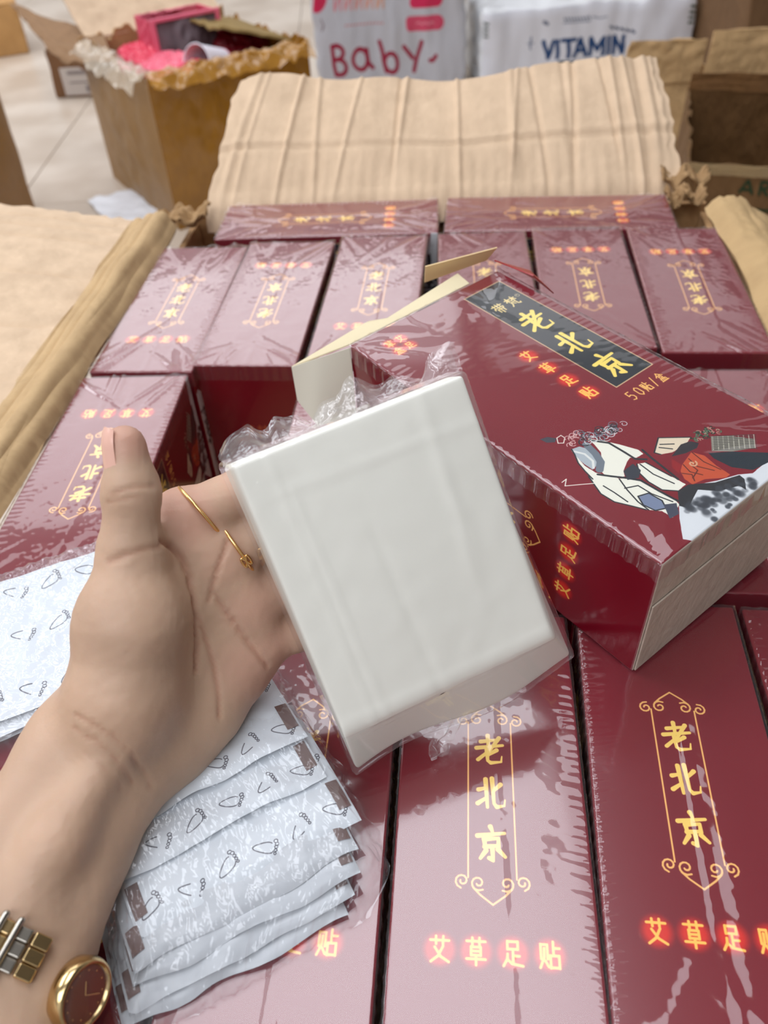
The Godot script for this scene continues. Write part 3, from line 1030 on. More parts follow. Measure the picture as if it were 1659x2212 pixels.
func draw_baby() -> Image:
	# 1024 pixels = 0.46 m wide, 768 = 0.345 m high
	var im := bag_tex(1024, 768)
	var pink := Color(0.58, 0.09, 0.22)
	var w := 26.0
	# big hand-lettered word
	var word := func(pts: Array, wd: float, col: Color) -> void:
		ink(im, pts.map(func(p): return Vector2(112, 590) + (p - Vector2(118, 592)) * Vector2(0.88, 0.90)), wd, col)
	word.call(px([118, 420, 128, 590]), w, pink)
	word.call([Vector2(118, 420)] + oval(Vector2(150, 455), Vector2(50, 42), -PI / 2, PI / 2) + [Vector2(124, 500)], w, pink)
	word.call(oval(Vector2(160, 545), Vector2(56, 48), -PI / 2, PI / 2) + [Vector2(128, 592)], w, pink)
	word.call(oval(Vector2(330, 505), Vector2(56, 62)), w, pink)
	word.call(px([380, 450, 392, 530, 420, 560]), w, pink)
	word.call(px([484, 410, 505, 480, 520, 590]), w, pink)
	word.call(oval(Vector2(566, 540), Vector2(50, 58)), w, pink)
	word.call(px([668, 450, 736, 520]), w, pink)
	word.call(px([806, 430, 770, 520, 735, 600]), w, pink)
	word.call(px([868, 540, 890, 540, 915, 515]), 24, pink)
	# badges and the small print above
	roundrect(im, Vector2(652, 90), Vector2(870, 265), 34, Color(0.80, 0.13, 0.33))
	roundrect(im, Vector2(612, 305), Vector2(866, 385), 36, Color(0.80, 0.28, 0.40))
	ink(im, px([680, 345, 700, 340, 720, 350, 740, 340, 760, 350, 780, 340, 800, 348]), 5, Color(0.92, 0.62, 0.68))
	ink(im, px([700, 200, 720, 190, 740, 205, 760, 190, 780, 205, 800, 192]), 6, Color(0.92, 0.55, 0.66))
	disc(im, Vector2(36, 190), 70, Color(0.78, 0.16, 0.32), 0.15)
	for k in 5:
		ink(im, px([150 + k * 70, 170, 160 + k * 70, 250, 190 + k * 70, 170, 200 + k * 70, 250]), 12, Color(0.82, 0.52, 0.56).lerp(Color(0.80, 0.60, 0.45), k / 5.0))
	for k in 12:
		ink(im, px([210 + k * 22, 330, 222 + k * 22, 326]), 7, Color(0.74, 0.44, 0.46))
	ink(im, px([50, 350, 70, 320, 66, 290]), 8, Color(0.48, 0.40, 0.44))
	# green leaves at the corner
	for k in 4:
		ink(im, [Vector2(930 + k * 26, 120), Vector2(950 + k * 22, 180 + 26 * (k % 2)), Vector2(962 + k * 20, 130)], 16, Color(0.20, 0.38, 0.24))
	return im


func draw_vitamin() -> Image:
	# 1280 pixels = 0.60 m, 512 = 0.24 m
	var im := bag_tex(1280, 512)
	im.fill(Color(0.86, 0.87, 0.90))
	var blue := Color(0.04, 0.24, 0.44)
	var x0 := 378.0
	var y0 := 190.0
	var y1 := 290.0
	var w := 24.0
	for l in [
		[0, 0, 30, 1, 60, 0], [84, 0, 84, 1], [112, 0, 190, 0], [150, 0, 150, 1], [186, 1, 222, 0, 258, 1], [200, 0.68, 244, 0.68],
		[284, 1, 284, 0, 322, 0.7, 360, 0, 360, 1], [392, 0, 392, 1], [424, 1, 424, 0, 478, 1, 478, 0]]:
		var pts := []
		for k in range(0, l.size(), 2):
			pts.append(Vector2(x0 + l[k], lerpf(y0, y1, l[k + 1])))
		ink(im, pts, w, blue)
	ink(im, px([480, 315, 600, 330, 720, 318]), 16, Color(0.10, 0.22, 0.30))
	# small print
	for k in 9:
		ink(im, px([490 + k * 18, 70, 500 + k * 18, 78]), 9, Color(0.50, 0.53, 0.60))
		ink(im, px([490 + k * 18, 92, 502 + k * 18, 88]), 8, Color(0.55, 0.58, 0.64))
	ink(im, px([660, 74, 700, 80, 740, 74]), 7, Color(0.58, 0.60, 0.66))
	ink(im, px([372, 78, 392, 88]), 18, Color(0.42, 0.45, 0.53))
	for k in 5:
		ink(im, px([770 + k * 32, 128 + k * 8, 784 + k * 32, 140 + k * 8]), 15, Color(0.32, 0.36, 0.46))
	ink(im, px([300, 160, 300, 230]), 10, Color(0.46, 0.50, 0.60))
	ink(im, px([284, 195, 318, 195]), 8, Color(0.46, 0.50, 0.60))
	for k in 4:
		ink(im, px([10, 60 + k * 26, 40, 66 + k * 24]), 12, Color(0.18, 0.27, 0.22))
		ink(im, px([1236, 50 + k * 30, 1272, 58 + k * 28]), 14, Color(0.16, 0.27, 0.19))
	return im


func soft_bag(called: String, label: String, cat: String, at: Vector3, turn: float, size: Vector3, face: Image, plain: Color, sd: int) -> Node3D:
	var t := thing(called, label, cat, at, turn)
	var fm := mat(Color.WHITE, 0.33)
	fm.albedo_texture = ImageTexture.create_from_image(face)
	fm.texture_repeat = false
	var pm := mat(plain, 0.33)
	var puff := func(p: Vector3) -> Vector3:
		var q := Vector3(p.x / size.x, p.y / size.y - 0.5, p.z / size.z)
		var b := 1.0 - pow(absf(q.x) * 2, 6)
		var o := p
		o.z += 0.018 * q.z * b * (1.0 - pow(absf(q.y) * 2, 4)) + 0.007 * wob(p.x * 9, p.y * 5, sd) + 0.004 * wob(p.x * 30, p.y * 6, sd + 4)
		o.y += (0.010 * wob(p.x * 14, p.z * 14, sd + 9) + 0.012 * (1.0 - pow(absf(q.z) * 2, 2)) * b) * smoothstep(0.3, 0.5, q.y)
		o.x += 0.004 * wob(p.y * 20, p.z * 12, sd + 2)
		return o
	var mb := MB.new()
	mb.rbox(size, 0.02, Vector3(0, size.y / 2, -size.z / 2), 40, [pm, pm, pm, pm, fm, pm], puff)
	part("wrapped_body", mb, null, t)
	return t


func tape_mat(c: Color) -> StandardMaterial3D:
	var m := card(c, 0.22, 6.0)
	m.clearcoat_enabled = true
	m.clearcoat = 0.5
	m.clearcoat_roughness = 0.15
	m.normal_texture = noise_map(17, 0.02, true)
	m.normal_scale = 0.5
	return m


# four walls with wavy rims, for a box that stands open
func open_walls(t: Node3D, s: Vector3, m: Array, sd: int, wave := 0.006) -> void:
	for k in 4:
		var a := [Vector3(0, 0, 0), Vector3(s.x, 0, 0), Vector3(s.x, 0, -s.z), Vector3(0, 0, -s.z)][k] as Vector3
		var b := [Vector3(s.x, 0, 0), Vector3(s.x, 0, -s.z), Vector3(0, 0, -s.z), Vector3(0, 0, 0)][k] as Vector3
		var nrm := (b - a).cross(Vector3.UP).normalized()
		var mb := MB.new()
		mb.sheet(points(40, 16, func(u, v):
			return a.lerp(b, u) + Vector3(0, v * (s.y + wave * wob(u * 9, k * 5, sd) * 2.0), 0) + nrm * (0.012 * sin(u * PI) * sin(v * PI) + 0.006 * wob(u * 6, v * 5, sd + k) * sin(u * PI))), 0.005, 1.0 if nrm.dot((b - a).cross(Vector3.UP)) > 0 else -1.0)
		part(["front_wall", "side_wall", "back_wall", "side_wall"][k], mb, m[k], t)
	var bt := MB.new()
	bt.rbox(Vector3(s.x, 0.006, s.z), 0.001, Vector3(s.x / 2, 0.004, -s.z / 2))
	part("bottom", bt, m[0], t)


func leaf(t: Node3D, called: String, a: Vector3, b: Vector3, c: Vector3, d: Vector3, m: Material, sd := 1, wave := 0.008) -> void:
	# a flap with corners a, b (hinge), c, d (free edge above b, a)
	var up := (b - a).cross(d - a).normalized()
	var mb := MB.new()
	mb.sheet(points(24, 14, func(u, v): return a.lerp(b, u).lerp(d.lerp(c, u), v) + up * (wave * (wob(u * 5, v * 4, sd) + 0.6 * sin(v * PI)) * v)), 0.005, 1.0)
	part(called, mb, m, t)


func pouch(label: String, at: Vector3, turn: Vector3, size: Vector2, c: Color, sd: int) -> void:
	var t := thing("pouch", label, "pouch", at, 0.0, "pink pouches in the taped carton")
	t.rotation = turn
	var mb := MB.new()
	for s in [1.0, -1.0]:
		mb.grid(points(26, 26, func(u, v):
			var a: float = u * 2 - 1
			var b: float = v * 2 - 1
			var e := (1.0 - pow(absf(a), 3)) * (1.0 - pow(absf(b), 3))
			return Vector3(a * size.x / 2, s * 0.022 * sqrt(maxf(e, 0.0)) + 0.006 * wob(a * 7, b * 7, sd) * e + 0.004 * wob(a * 20, b * 16, sd + 3), b * size.y / 2)), -s)
	part("foil", mb, mat(c, 0.3), t)
	var seal := MB.new()
	seal.rbox(Vector3(size.x, 0.002, 0.012), 0.0008, Vector3(0, 0.0, size.y / 2 + 0.003))
	part("seal_strip", seal, mat(c.lightened(0.25), 0.35), t)


func build_background() -> void:
	var tape := tape_mat(Color(0.60, 0.41, 0.10))
	var tape2 := card(Color(0.60, 0.46, 0.28), 0.5, 6.0)
	# the open taped carton with pink goods
	var t := thing("taped_carton", "open cardboard carton bound in brown tape, filled with pink goods, behind the left flap", "carton", Vector3(-0.382, 0, -1.703))
	t.transform = Transform3D(Basis(Vector3(0.858, 0, -0.514), Vector3.UP, Vector3(0.514, 0, 0.858)), Vector3(-0.382, 0, -1.703))
	var inside := card(Color(0.72, 0.56, 0.38))
	open_walls(t, Vector3(0.345, 0.288, 0.395), [tape, tape, inside, tape2], 4, 0.012)
	leaf(t, "flap", Vector3(0.06, 0.288, -0.40), Vector3(-0.002, 0.288, -0.16), Vector3(-0.052, 0.262, -0.36), Vector3(-0.02, 0.30, -0.84), card(Color(0.56, 0.43, 0.30)), 3)
	leaf(t, "flap", Vector3(0.345, 0.285, -0.395), Vector3(0.02, 0.285, -0.395), Vector3(0.02, 0.36, -0.52), Vector3(0.345, 0.36, -0.52), M.card, 5)
	leaf(t, "flap", Vector3(0.345, 0.288, -0.06), Vector3(0.345, 0.288, -0.34), Vector3(0.20, 0.315, -0.33), Vector3(0.21, 0.32, -0.13), card(Color(0.58, 0.48, 0.28)), 9)
	# crumpled clear tape along the rim
	var crumple := clear(0.30, 0.12, Color(1.0, 0.94, 0.84), 0.4, 25.0)
	var amber := clear(0.55, 0.15, Color(0.80, 0.58, 0.24), 0.4, 25.0)
	for e in [[Vector3(0, 0.288, -0.36), Vector3(0, 0.288, 0), 2], [Vector3(0, 0.288, 0), Vector3(0.345, 0.288, 0), 6]]:
		var mb := MB.new()
		var a: Vector3 = e[0]
		var b: Vector3 = e[1]
		var o := (b - a).cross(Vector3.UP).normalized()
		mb.grid(points(70, 14, func(u, v):
			var q: float = (v - 0.5) * 2
			return a.lerp(b, u) + o * (q * 0.034 + 0.006 * wob(u * 9, v * 3, e[2])) + Vector3(0, 0.008 - 0.024 * q * q + 0.009 * wob(u * 9, v * 3, e[2] + 5) + 0.003 * wob(u * 26, v * 7, e[2] + 8), 0)), 1.0)
		part("tape_strip", mb, crumple if e[2] == 2 else amber, t)
	var at := t.transform
	pouch("crumpled pink pouch at the back left inside the taped carton", at * Vector3(0.095, 0.252, -0.29), Vector3(0.35, -0.2, 0.1), Vector2(0.13, 0.11), Color(0.86, 0.20, 0.32), 2)
	pouch("pale pink pouch lying in front in the taped carton, by the clear tape", at * Vector3(0.110, 0.258, -0.165), Vector3(0.15, -0.6, 0.05), Vector2(0.13, 0.10), Color(0.90, 0.36, 0.46), 5)
	pouch("small magenta pouch under the pale pink one in the taped carton", at * Vector3(0.12, 0.255, -0.085), Vector3(0.35, -0.9, 0.2), Vector2(0.10, 0.08), Color(0.82, 0.14, 0.28), 8)
	pouch("dark red pouch standing by the right wall inside the taped carton", at * Vector3(0.28, 0.25, -0.20), Vector3(0.7, -0.5, -0.2), Vector2(0.12, 0.12), Color(0.50, 0.06, 0.12), 11)
	# pink cardboard box with an open grey inside, and the white tube beside it
	var bx := thing("pink_box", "open pink carton with a grey lining at the back of the taped carton", "box", at * Vector3(0.12, 0.19, -0.25), at.basis.get_euler().y)
	open_walls(bx, Vector3(0.15, 0.135, 0.10), [mat(Color(0.42, 0.36, 0.38), 0.6), mat(Color(0.80, 0.24, 0.36), 0.5), mat(Color(0.88, 0.42, 0.50), 0.5), mat(Color(0.80, 0.28, 0.38), 0.5)], 6, 0.0)
	var fr := MB.new()
	for e in [[Vector3(0.075, 0.137, 0.001), Vector3(0.158, 0.008, 0.008)], [Vector3(0.002, 0.068, 0.002), Vector3(0.010, 0.135, 0.008)], [Vector3(0.148, 0.068, 0.002), Vector3(0.010, 0.135, 0.008)]]:
		fr.rbox(e[1], 0.002, e[0])
	part("rim", fr, mat(Color(0.90, 0.42, 0.52), 0.5), bx)
	var cup := thing("paper_tube", "short white paper tube with a pink end leaning out of the taped carton", "tube", at * Vector3(0.165, 0.268, -0.085))
	cup.transform.basis = at.basis * Basis.from_euler(Vector3(0.15, 0.35, PI / 2 - 0.25))
	var pr := MB.new()
	pr.lathe([Vector2(0.030, -0.036), Vector2(0.0365, 0.036), Vector2(0.038, 0.037), Vector2(0.036, 0.038), Vector2(0.0345, 0.035), Vector2(0.028, -0.034)])
	part("sleeve", pr, mat(Color(0.93, 0.91, 0.95), 0.5), cup)
	pr = MB.new()
	pr.lathe([Vector2(0.0, -0.031), Vector2(0.0295, -0.031), Vector2(0.0305, -0.037), Vector2(0.0275, -0.039), Vector2(0.0, -0.037)])
	part("end_disc", pr, mat(Color(0.86, 0.22, 0.36), 0.4), cup)

	# the two big printed packs
	soft_bag("diaper_pack", "grey white plastic pack lettered in pink, standing behind the taped carton", "pack", Vector3(0.105, 0, -2.46), 0.0, Vector3(0.40, 0.34, 0.26), draw_baby(), Color(0.74, 0.74, 0.76), 3)
	soft_bag("vitamin_pack", "white plastic pack with a blue word in capitals, right of the pink-lettered pack", "pack", Vector3(0.622, 0, -2.44), 0.0, Vector3(0.565, 0.205, 0.36), draw_vitamin(), Color(0.90, 0.91, 0.92), 13)

	# the open carton on the right with green letters
	t = thing("brown_carton", "open dark brown carton with green letters on its side, right of the packed carton", "carton", Vector3(0.466, 0, -1.20), -0.31)
	var brown := card(Color(0.43, 0.31, 0.17))
	var low := Vector3(0.46, 0.255, 0.36)
	open_walls(t, low, [brown, brown, card(Color(0.42, 0.29, 0.14)), brown], 9, 0.003)
	leaf(t, "flap", Vector3(0.46, 0.25, -0.36), Vector3(0.002, 0.25, -0.36), Vector3(0.004, 0.278, -0.365), Vector3(0.46, 0.278, -0.365), card(Color(0.42, 0.28, 0.12)), 12, 0.002)
	var ltr := MB.new()
	var green := mat(Color(0.10, 0.20, 0.08), 0.7)
	for l in [[0.078, 0.2175, 0.087, 0.2365], [0.087, 0.2365, 0.096, 0.2175], [0.081, 0.223, 0.093, 0.223], [0.105, 0.2165, 0.105, 0.2355], [0.105, 0.2350, 0.116, 0.2335], [0.116, 0.2335, 0.116, 0.2275], [0.116, 0.2270, 0.105, 0.2260], [0.108, 0.2260, 0.117, 0.2165],
		[0.050, 0.207, 0.066, 0.201], [0.066, 0.201, 0.088, 0.197], [0.088, 0.197, 0.120, 0.196], [0.120, 0.196, 0.150, 0.198]]:
		var a := Vector3(l[0], l[1], 0.0)
		var b := Vector3(l[2], l[3], 0.0)
		var s := (b - a).cross(Vector3.BACK).normalized() * 0.0019
		ltr.quad([a - s + wall_bulge(a), b - s + wall_bulge(b), b + s + wall_bulge(b), a + s + wall_bulge(a)], Vector3.BACK)
	part("printed_letters", ltr, green, t)
	var strip := MB.new()
	strip.grid(points(30, 6, func(u, v): return Vector3(u * 0.46, 0.257 - 0.016 * v, 0.0022 + 0.001 * wob(u * 20, v * 3)) + wall_bulge(Vector3(u * 0.46, 0.25, 0))), 1.0)
	part("tape_strip", strip, clear(0.3, 0.2, Color(0.9, 0.8, 0.6), 0.8, 50.0), t)
	# the two pale flaps and the higher boxes behind it
	t = thing("tan_carton", "tan carton with pale lifted flaps behind the dark brown carton", "carton", Vector3(0.50, 0, -1.66))
	var tan_m := card(Color(0.80, 0.66, 0.47))
	open_walls(t, Vector3(0.39, 0.235, 0.10), [tan_m, tan_m, tan_m, tan_m], 15, 0.003)
	leaf(t, "flap", Vector3(-0.015, 0.232, 0.003), Vector3(0.135, 0.232, 0.003), Vector3(0.142, 0.300, 0.0), Vector3(0.002, 0.306, 0.0), tan_m, 2, 0.004)
	leaf(t, "flap", Vector3(0.142, 0.232, 0.006), Vector3(0.39, 0.232, 0.006), Vector3(0.39, 0.308, 0.0), Vector3(0.152, 0.313, 0.0), tan_m, 7, 0.004)
	for s in [["dark brown carton shape with shade painted in, right of the white pack, far corner", Vector3(1.07, 0, -2.62), Vector3(0.26, 0.5, 0.4), Color(0.13, 0.085, 0.05), 0.0], ["plain brown carton at the top right corner, behind the tan flaps", Vector3(1.18, 0, -2.20), Vector3(0.5, 0.52, 0.4), Color(0.46, 0.34, 0.22), 0.05]]:  # the near-black first colour paints the shade of a dark gap
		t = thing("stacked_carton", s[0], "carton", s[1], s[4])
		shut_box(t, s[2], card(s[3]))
	# at the left: a stack, the labelled box and the near taped box
	t = thing("stacked_carton", "small tan carton with grey print on its top, at the top left corner", "carton", Vector3(-1.29, 0, -3.25), 0.35)
	shut_box(t, Vector3(0.36, 0.15, 0.30), card(Color(0.76, 0.58, 0.36)))
	print_mark(t, Vector3(-0.02, 0.1508, -0.15), 0.10)
	t = thing("stacked_carton", "brown carton with a pale label low on its front, half behind the taped carton", "carton", Vector3(-0.765, 0, -2.72), -0.05)
	shut_box(t, Vector3(0.24, 0.125, 0.22), card(Color(0.46, 0.32, 0.20)))
	var lb := MB.new()
	lb.rbox(Vector3(0.16, 0.075, 0.0012), 0.0004, Vector3(-0.01, 0.045, 0.0008))
	var tag_part := part("label", lb, mat(Color(0.72, 0.68, 0.65), 0.6), t)
	lb = MB.new()
	for k in 3:
		lb.rbox(Vector3([0.10, 0.12, 0.03][k], [0.010, 0.004, 0.018][k], 0.001), 0.0003, Vector3([-0.02, -0.01, -0.01][k], [0.068, 0.042, 0.024][k], 0.0016))
	part("label_print", lb, mat(Color(0.50, 0.46, 0.45), 0.7), tag_part)
	t = thing("taped_carton", "tall carton wrapped in glossy brown tape at the left margin", "carton", Vector3(-0.925, 0, -1.53), 0.0)
	shut_box(t, Vector3(0.44, 0.36, 0.30), card(Color(0.60, 0.42, 0.12), 0.4, 6.0))
	# a thin white patch on the floor
	var sh := MB.new()
	sh.sheet(points(24, 16, func(u, v): return Vector3((u - 0.5) * 0.24, 0.004 + 0.004 * wob(u * 7, v * 6, 2) + 0.004, (v - 0.5) * 0.20)), 0.001, -1.0)
	var w := part("white_floor_patch", sh, mat(Color(0.92, 0.93, 0.95), 0.35))
	w.position = Vector3(-0.46, 0.0, -1.86)
	w.rotation.y = 0.5
	tag(w, "thin white patch on the floor by the foot of the open taped carton", "sheet")


func wall_bulge(p: Vector3) -> Vector3:
	var u := p.x / 0.46
	var v := p.y / 0.255
	return Vector3(0, 0, 0.012 * sin(u * PI) * sin(v * PI) + 0.006 * wob(u * 6, v * 5, 9) * sin(u * PI) + 0.0012)


func print_mark(t: Node3D, at: Vector3, s: float) -> void:
	var mb := MB.new()
	for k in 3:
		mb.rbox(Vector3(s * (1.0 - 0.2 * k), 0.0008, s * 0.2), 0.0002, at + Vector3(0, 0, (k - 1) * s * 0.4))
	part("print", mb, mat(Color(0.44, 0.40, 0.33), 0.8), t)


# a closed carton standing on its base; front face at z = 0
func shut_box(t: Node3D, s: Vector3, m: Material) -> void:
	var mb := MB.new()
	mb.rbox(s, 0.006, Vector3(0, s.y / 2, -s.z / 2), 10, null, func(p: Vector3) -> Vector3:
		return p + Vector3(0.005 * wob(p.y * 8, p.z * 8, s.x * 9), 0.004 * wob(p.x * 8, p.z * 8, s.y * 7) * float(p.y > 0.02), 0.005 * wob(p.x * 8, p.y * 8, s.z * 5)))
	part("body", mb, m, t)
	for k in 2:
		var f := MB.new()
		f.rbox(Vector3(s.x - 0.004, 0.005, s.z / 2 - 0.003), 0.0015, Vector3(0, s.y + 0.0035, -s.z * (0.25 + 0.5 * k)))
		part("flap", f, m, t)
	var tp := MB.new()
	tp.rbox(Vector3(s.x * 0.99, 0.0012, 0.05), 0.0004, Vector3(0, s.y + 0.0066, -s.z / 2))
	part("tape_strip", tp, mat(Color(0.70, 0.56, 0.36), 0.25), t)


# ------------------------------------------------------------------ the white packet in the hand
func build_packet() -> void:
	var t := thing("patch_packet", "sealed clear packet of white square sheets held in the hand above the boxes", "packet")
	var X := Vector3(0.9297, 0.1113, -0.3512)
	var Y := Vector3(0.2796, -0.8340, 0.4757)
	var Z := Vector3(-0.2399, -0.5404, -0.8065)
	t.transform = Transform3D(Basis(X, -Y, -Z).orthonormalized(), Vector3(-0.0514, 0.5290, -0.2302))
	# own axes: x right, y up, z towards the viewer; the front face hangs from the origin
	var w := 0.0904
	var h := 0.1090
	var th := 0.015
	var warp := func(p: Vector3) -> Vector3:
		# p: x 0..w, y -h..0, z -th..0; the stack fans out towards its lower end
		var a := p.x / w
		var b := -p.y / h
		var k := clampf(-p.z / th, 0.0, 1.0)
		var o := p
		o.x += k * (lerpf(-0.0030, 0.0, a) * (1 - b) + lerpf(0.0, 0.0103, a) * b)
		o.y -= k * b * lerpf(0.0235, 0.0203, a) * (1.0 - 0.12 * sin(a * PI * 2.3))
		if p.z > -0.002:
			var bow := 0.0016 * sin(a * PI) * sin(b * PI)
			var r := 0.0
			r += 0.00045 * (smoothstep(0.115, 0.135, a) - smoothstep(0.135, 0.155, a) * 1.0)
			r += 0.0007 * exp(-pow((a - 0.17 - 0.03 * b) / 0.012, 2)) * smoothstep(0.1, 0.25, b)
			r += 0.0005 * exp(-pow((b - 0.135 - 0.03 * a) / 0.012, 2)) * smoothstep(0.05, 0.2, a)
			r -= 0.0006 * exp(-pow((a - 0.40 - 0.05 * b) / 0.02, 2)) * smoothstep(0.25, 0.5, b)
			r += 0.0008 * exp(-pow((a - 0.80 + 0.06 * b) / 0.03, 2)) * smoothstep(0.9, 0.5, b)
			r += 0.0005 * exp(-pow((b - 0.965) / 0.012, 2))
			o.z += bow + r * 0.6 + 0.00012 * wob(a * 8, b * 8)
		return o
	var mb := MB.new()
	mb.rbox(Vector3(w, h, th), 0.0016, Vector3(w / 2, -h / 2, -th / 2), 56, null, warp)
	var pm := mat(Color(0.93, 0.93, 0.89), 0.42)
	part("sheet_stack", mb, pm, t)
	# clear film: close over the stack, with a crumpled spare fringe along the top
	mb = MB.new()
	mb.rbox(Vector3(w + 0.0030, h + 0.0030, th + 0.0030), 0.0022, Vector3(w / 2, -h / 2, -th / 2), 56, null, func(p: Vector3) -> Vector3:
		var q: Vector3 = warp.call(p)
		var a := p.x / w
		var b := -p.y / h
		q.z += 0.0006 * absf(wob(a * 5, b * 14, 3)) + 0.0019 * exp(-pow((a - 0.78 - 0.10 * (b - 0.4)) / 0.008, 2)) * smoothstep(0.28, 0.36, b) * smoothstep(0.72, 0.5, b)
		q.z += 0.0010 * exp(-pow((b - 0.09 - 0.05 * a) / 0.02, 2)) * smoothstep(0.22, 0.0, a)
		return q)
	part("film", mb, clear(0.04, 0.07), t)
	var fringe := func(u: float, v: float) -> Vector3:
		var x := lerpf(-0.003, w + 0.001, u)
		var tall := 0.0085 + 0.004 * wob(u * 9, 1) + 0.006 * exp(-pow((u - 0.13) / 0.07, 2)) + 0.006 * exp(-pow((u - 0.60) / 0.10, 2)) - 0.003 * exp(-pow((u - 0.40) / 0.10, 2)) + 0.005 * smoothstep(0.93, 1.0, u)
		var c := 0.0026 * wob(u * 8, v * 1.6, 7) + 0.0008 * wob(u * 26, v * 4, 9)
		return Vector3(x + 0.004 * v * smoothstep(0.9, 1.0, u) + 0.0015 * wob(u * 9, v * 2, 3) * v, -0.001 + tall * v, -0.004 - 0.005 * v + c * smoothstep(0.0, 0.4, v) * 1.4)
	for k in 2:
		mb = MB.new()
		mb.grid(points(120, 18, func(u, v): return fringe.call(u, v) + Vector3(0, -0.0016 * k * v, -0.0045 * k + 0.0016 * k * wob(u * 12, v * 3, 31))), 1.0)
		part("film_fringe", mb, clear(0.08, 0.06), t)

	mb = MB.new()
	mb.grid(points(30, 20, func(u, v):
		var x: float = w * 0.47 + 0.020 * (u - 0.5) * (1.0 - 0.75 * v)
		return Vector3(x - 0.010 * v + 0.0016 * wob(u * 3, v * 3, 2), -h - 0.0190 - 0.016 * v + 0.0012 * wob(u * 4, v * 3), -th + 0.001 - 0.0030 * v + 0.0026 * wob(u * 3.5, v * 3.5, 7))), 1.0)
	part("film_tail", mb, clear(0.10, 0.06), t)


# ------------------------------------------------------------------ sachets in clear bags
func draw_feet() -> Image:
	var im := Image.create(768, 512, false, Image.FORMAT_RGB8)
	im.fill(Color(0.83, 0.855, 0.88))
	var line := Color(0.30, 0.30, 0.34)
	# two rows of drawn foot soles along both long edges
	for row in 3:
		for k in 6:
			var c := Vector2(64 + k * 128, [450, 250, 70][row])
			var turn := -0.5 if k % 2 == 0 else 0.4
			var sole := []
			for q in 22:
				var a := 0.5 + q / 21.0 * 5.0
				sole.append(c + Vector2(cos(a) * 34 - 4 * cos(2 * a), sin(a) * (17 + 4 * cos(a))).rotated(turn))
			if k % 3 == 1:
				sole = sole.slice(5, 18)
			ink(im, sole, 3.4, line)
			for q in 5:
				ink(im, oval(c + Vector2(40 - absf(q - 1.0) * 3.0, -20 + q * 9.5).rotated(turn), Vector2(6.5 - q * 0.6, 5.2 - q * 0.5)), 2.8, line)
	return im


func sachet(label: String, group: String, at: Vector3, turn: Basis, len: float, deep: float, m: Array, sd: int, droop := 0.0, thick := 0.0014) -> void:
	var t := thing("sachet", label, "sachet", at, 0.0, group)
	t.transform.basis = turn
	# x along the sachet, +z its showing edge, lying on its y = 0
	var f := func(u: float, v: float, s: float) -> Vector3:
		var a: float = u * 2 - 1
		var b: float = v * 2 - 1
		var e := sqrt(maxf((1.0 - pow(absf(a), 6)) * (1.0 - pow(absf(b), 8)), 0.0))
		return Vector3(a * len / 2, 0.0014 + s * thick * e - droop * pow(v, 7) * (1.0 + 0.5 * wob(a * 1.8, sd + 3.0)) + 0.0011 * wob(a * 1.6, b * 1.2, sd) + 0.0004 * wob(a * 5, b * 4, sd) + 0.0006 * wob(a * 1.1, b * 8, sd + 2.0) * smoothstep(0.5, 0.8, v) * float(thick > 0.002), (v - 1.0) * deep + 0.0016 * wob(a * 1.4, sd) * v)
	var mb := MB.new()
	mb.grid(points(40, 30, func(u, v): return f.call(u, v, 1.0)), -1.0)
	mb.grid(points(40, 30, func(u, v): return f.call(u, v, -1.0)), 1.0)
	part("wrapper", mb, m[0], t)
	mb = MB.new()
	mb.grid(points(6, 6, func(u, v): return f.call(0.935 + u * 0.055, 0.70 + v * 0.20, 1.0) + Vector3(0, 0.0003, 0)), -1.0)
	part("brown_patch", mb, m[1], t)
	mb = MB.new()
	mb.grid(points(6, 6, func(u, v): return f.call(0.012 + u * 0.055, 0.70 + v * 0.20, 1.0) + Vector3(0, 0.0003, 0)), -1.0)
	part("brown_patch", mb, m[1], t)


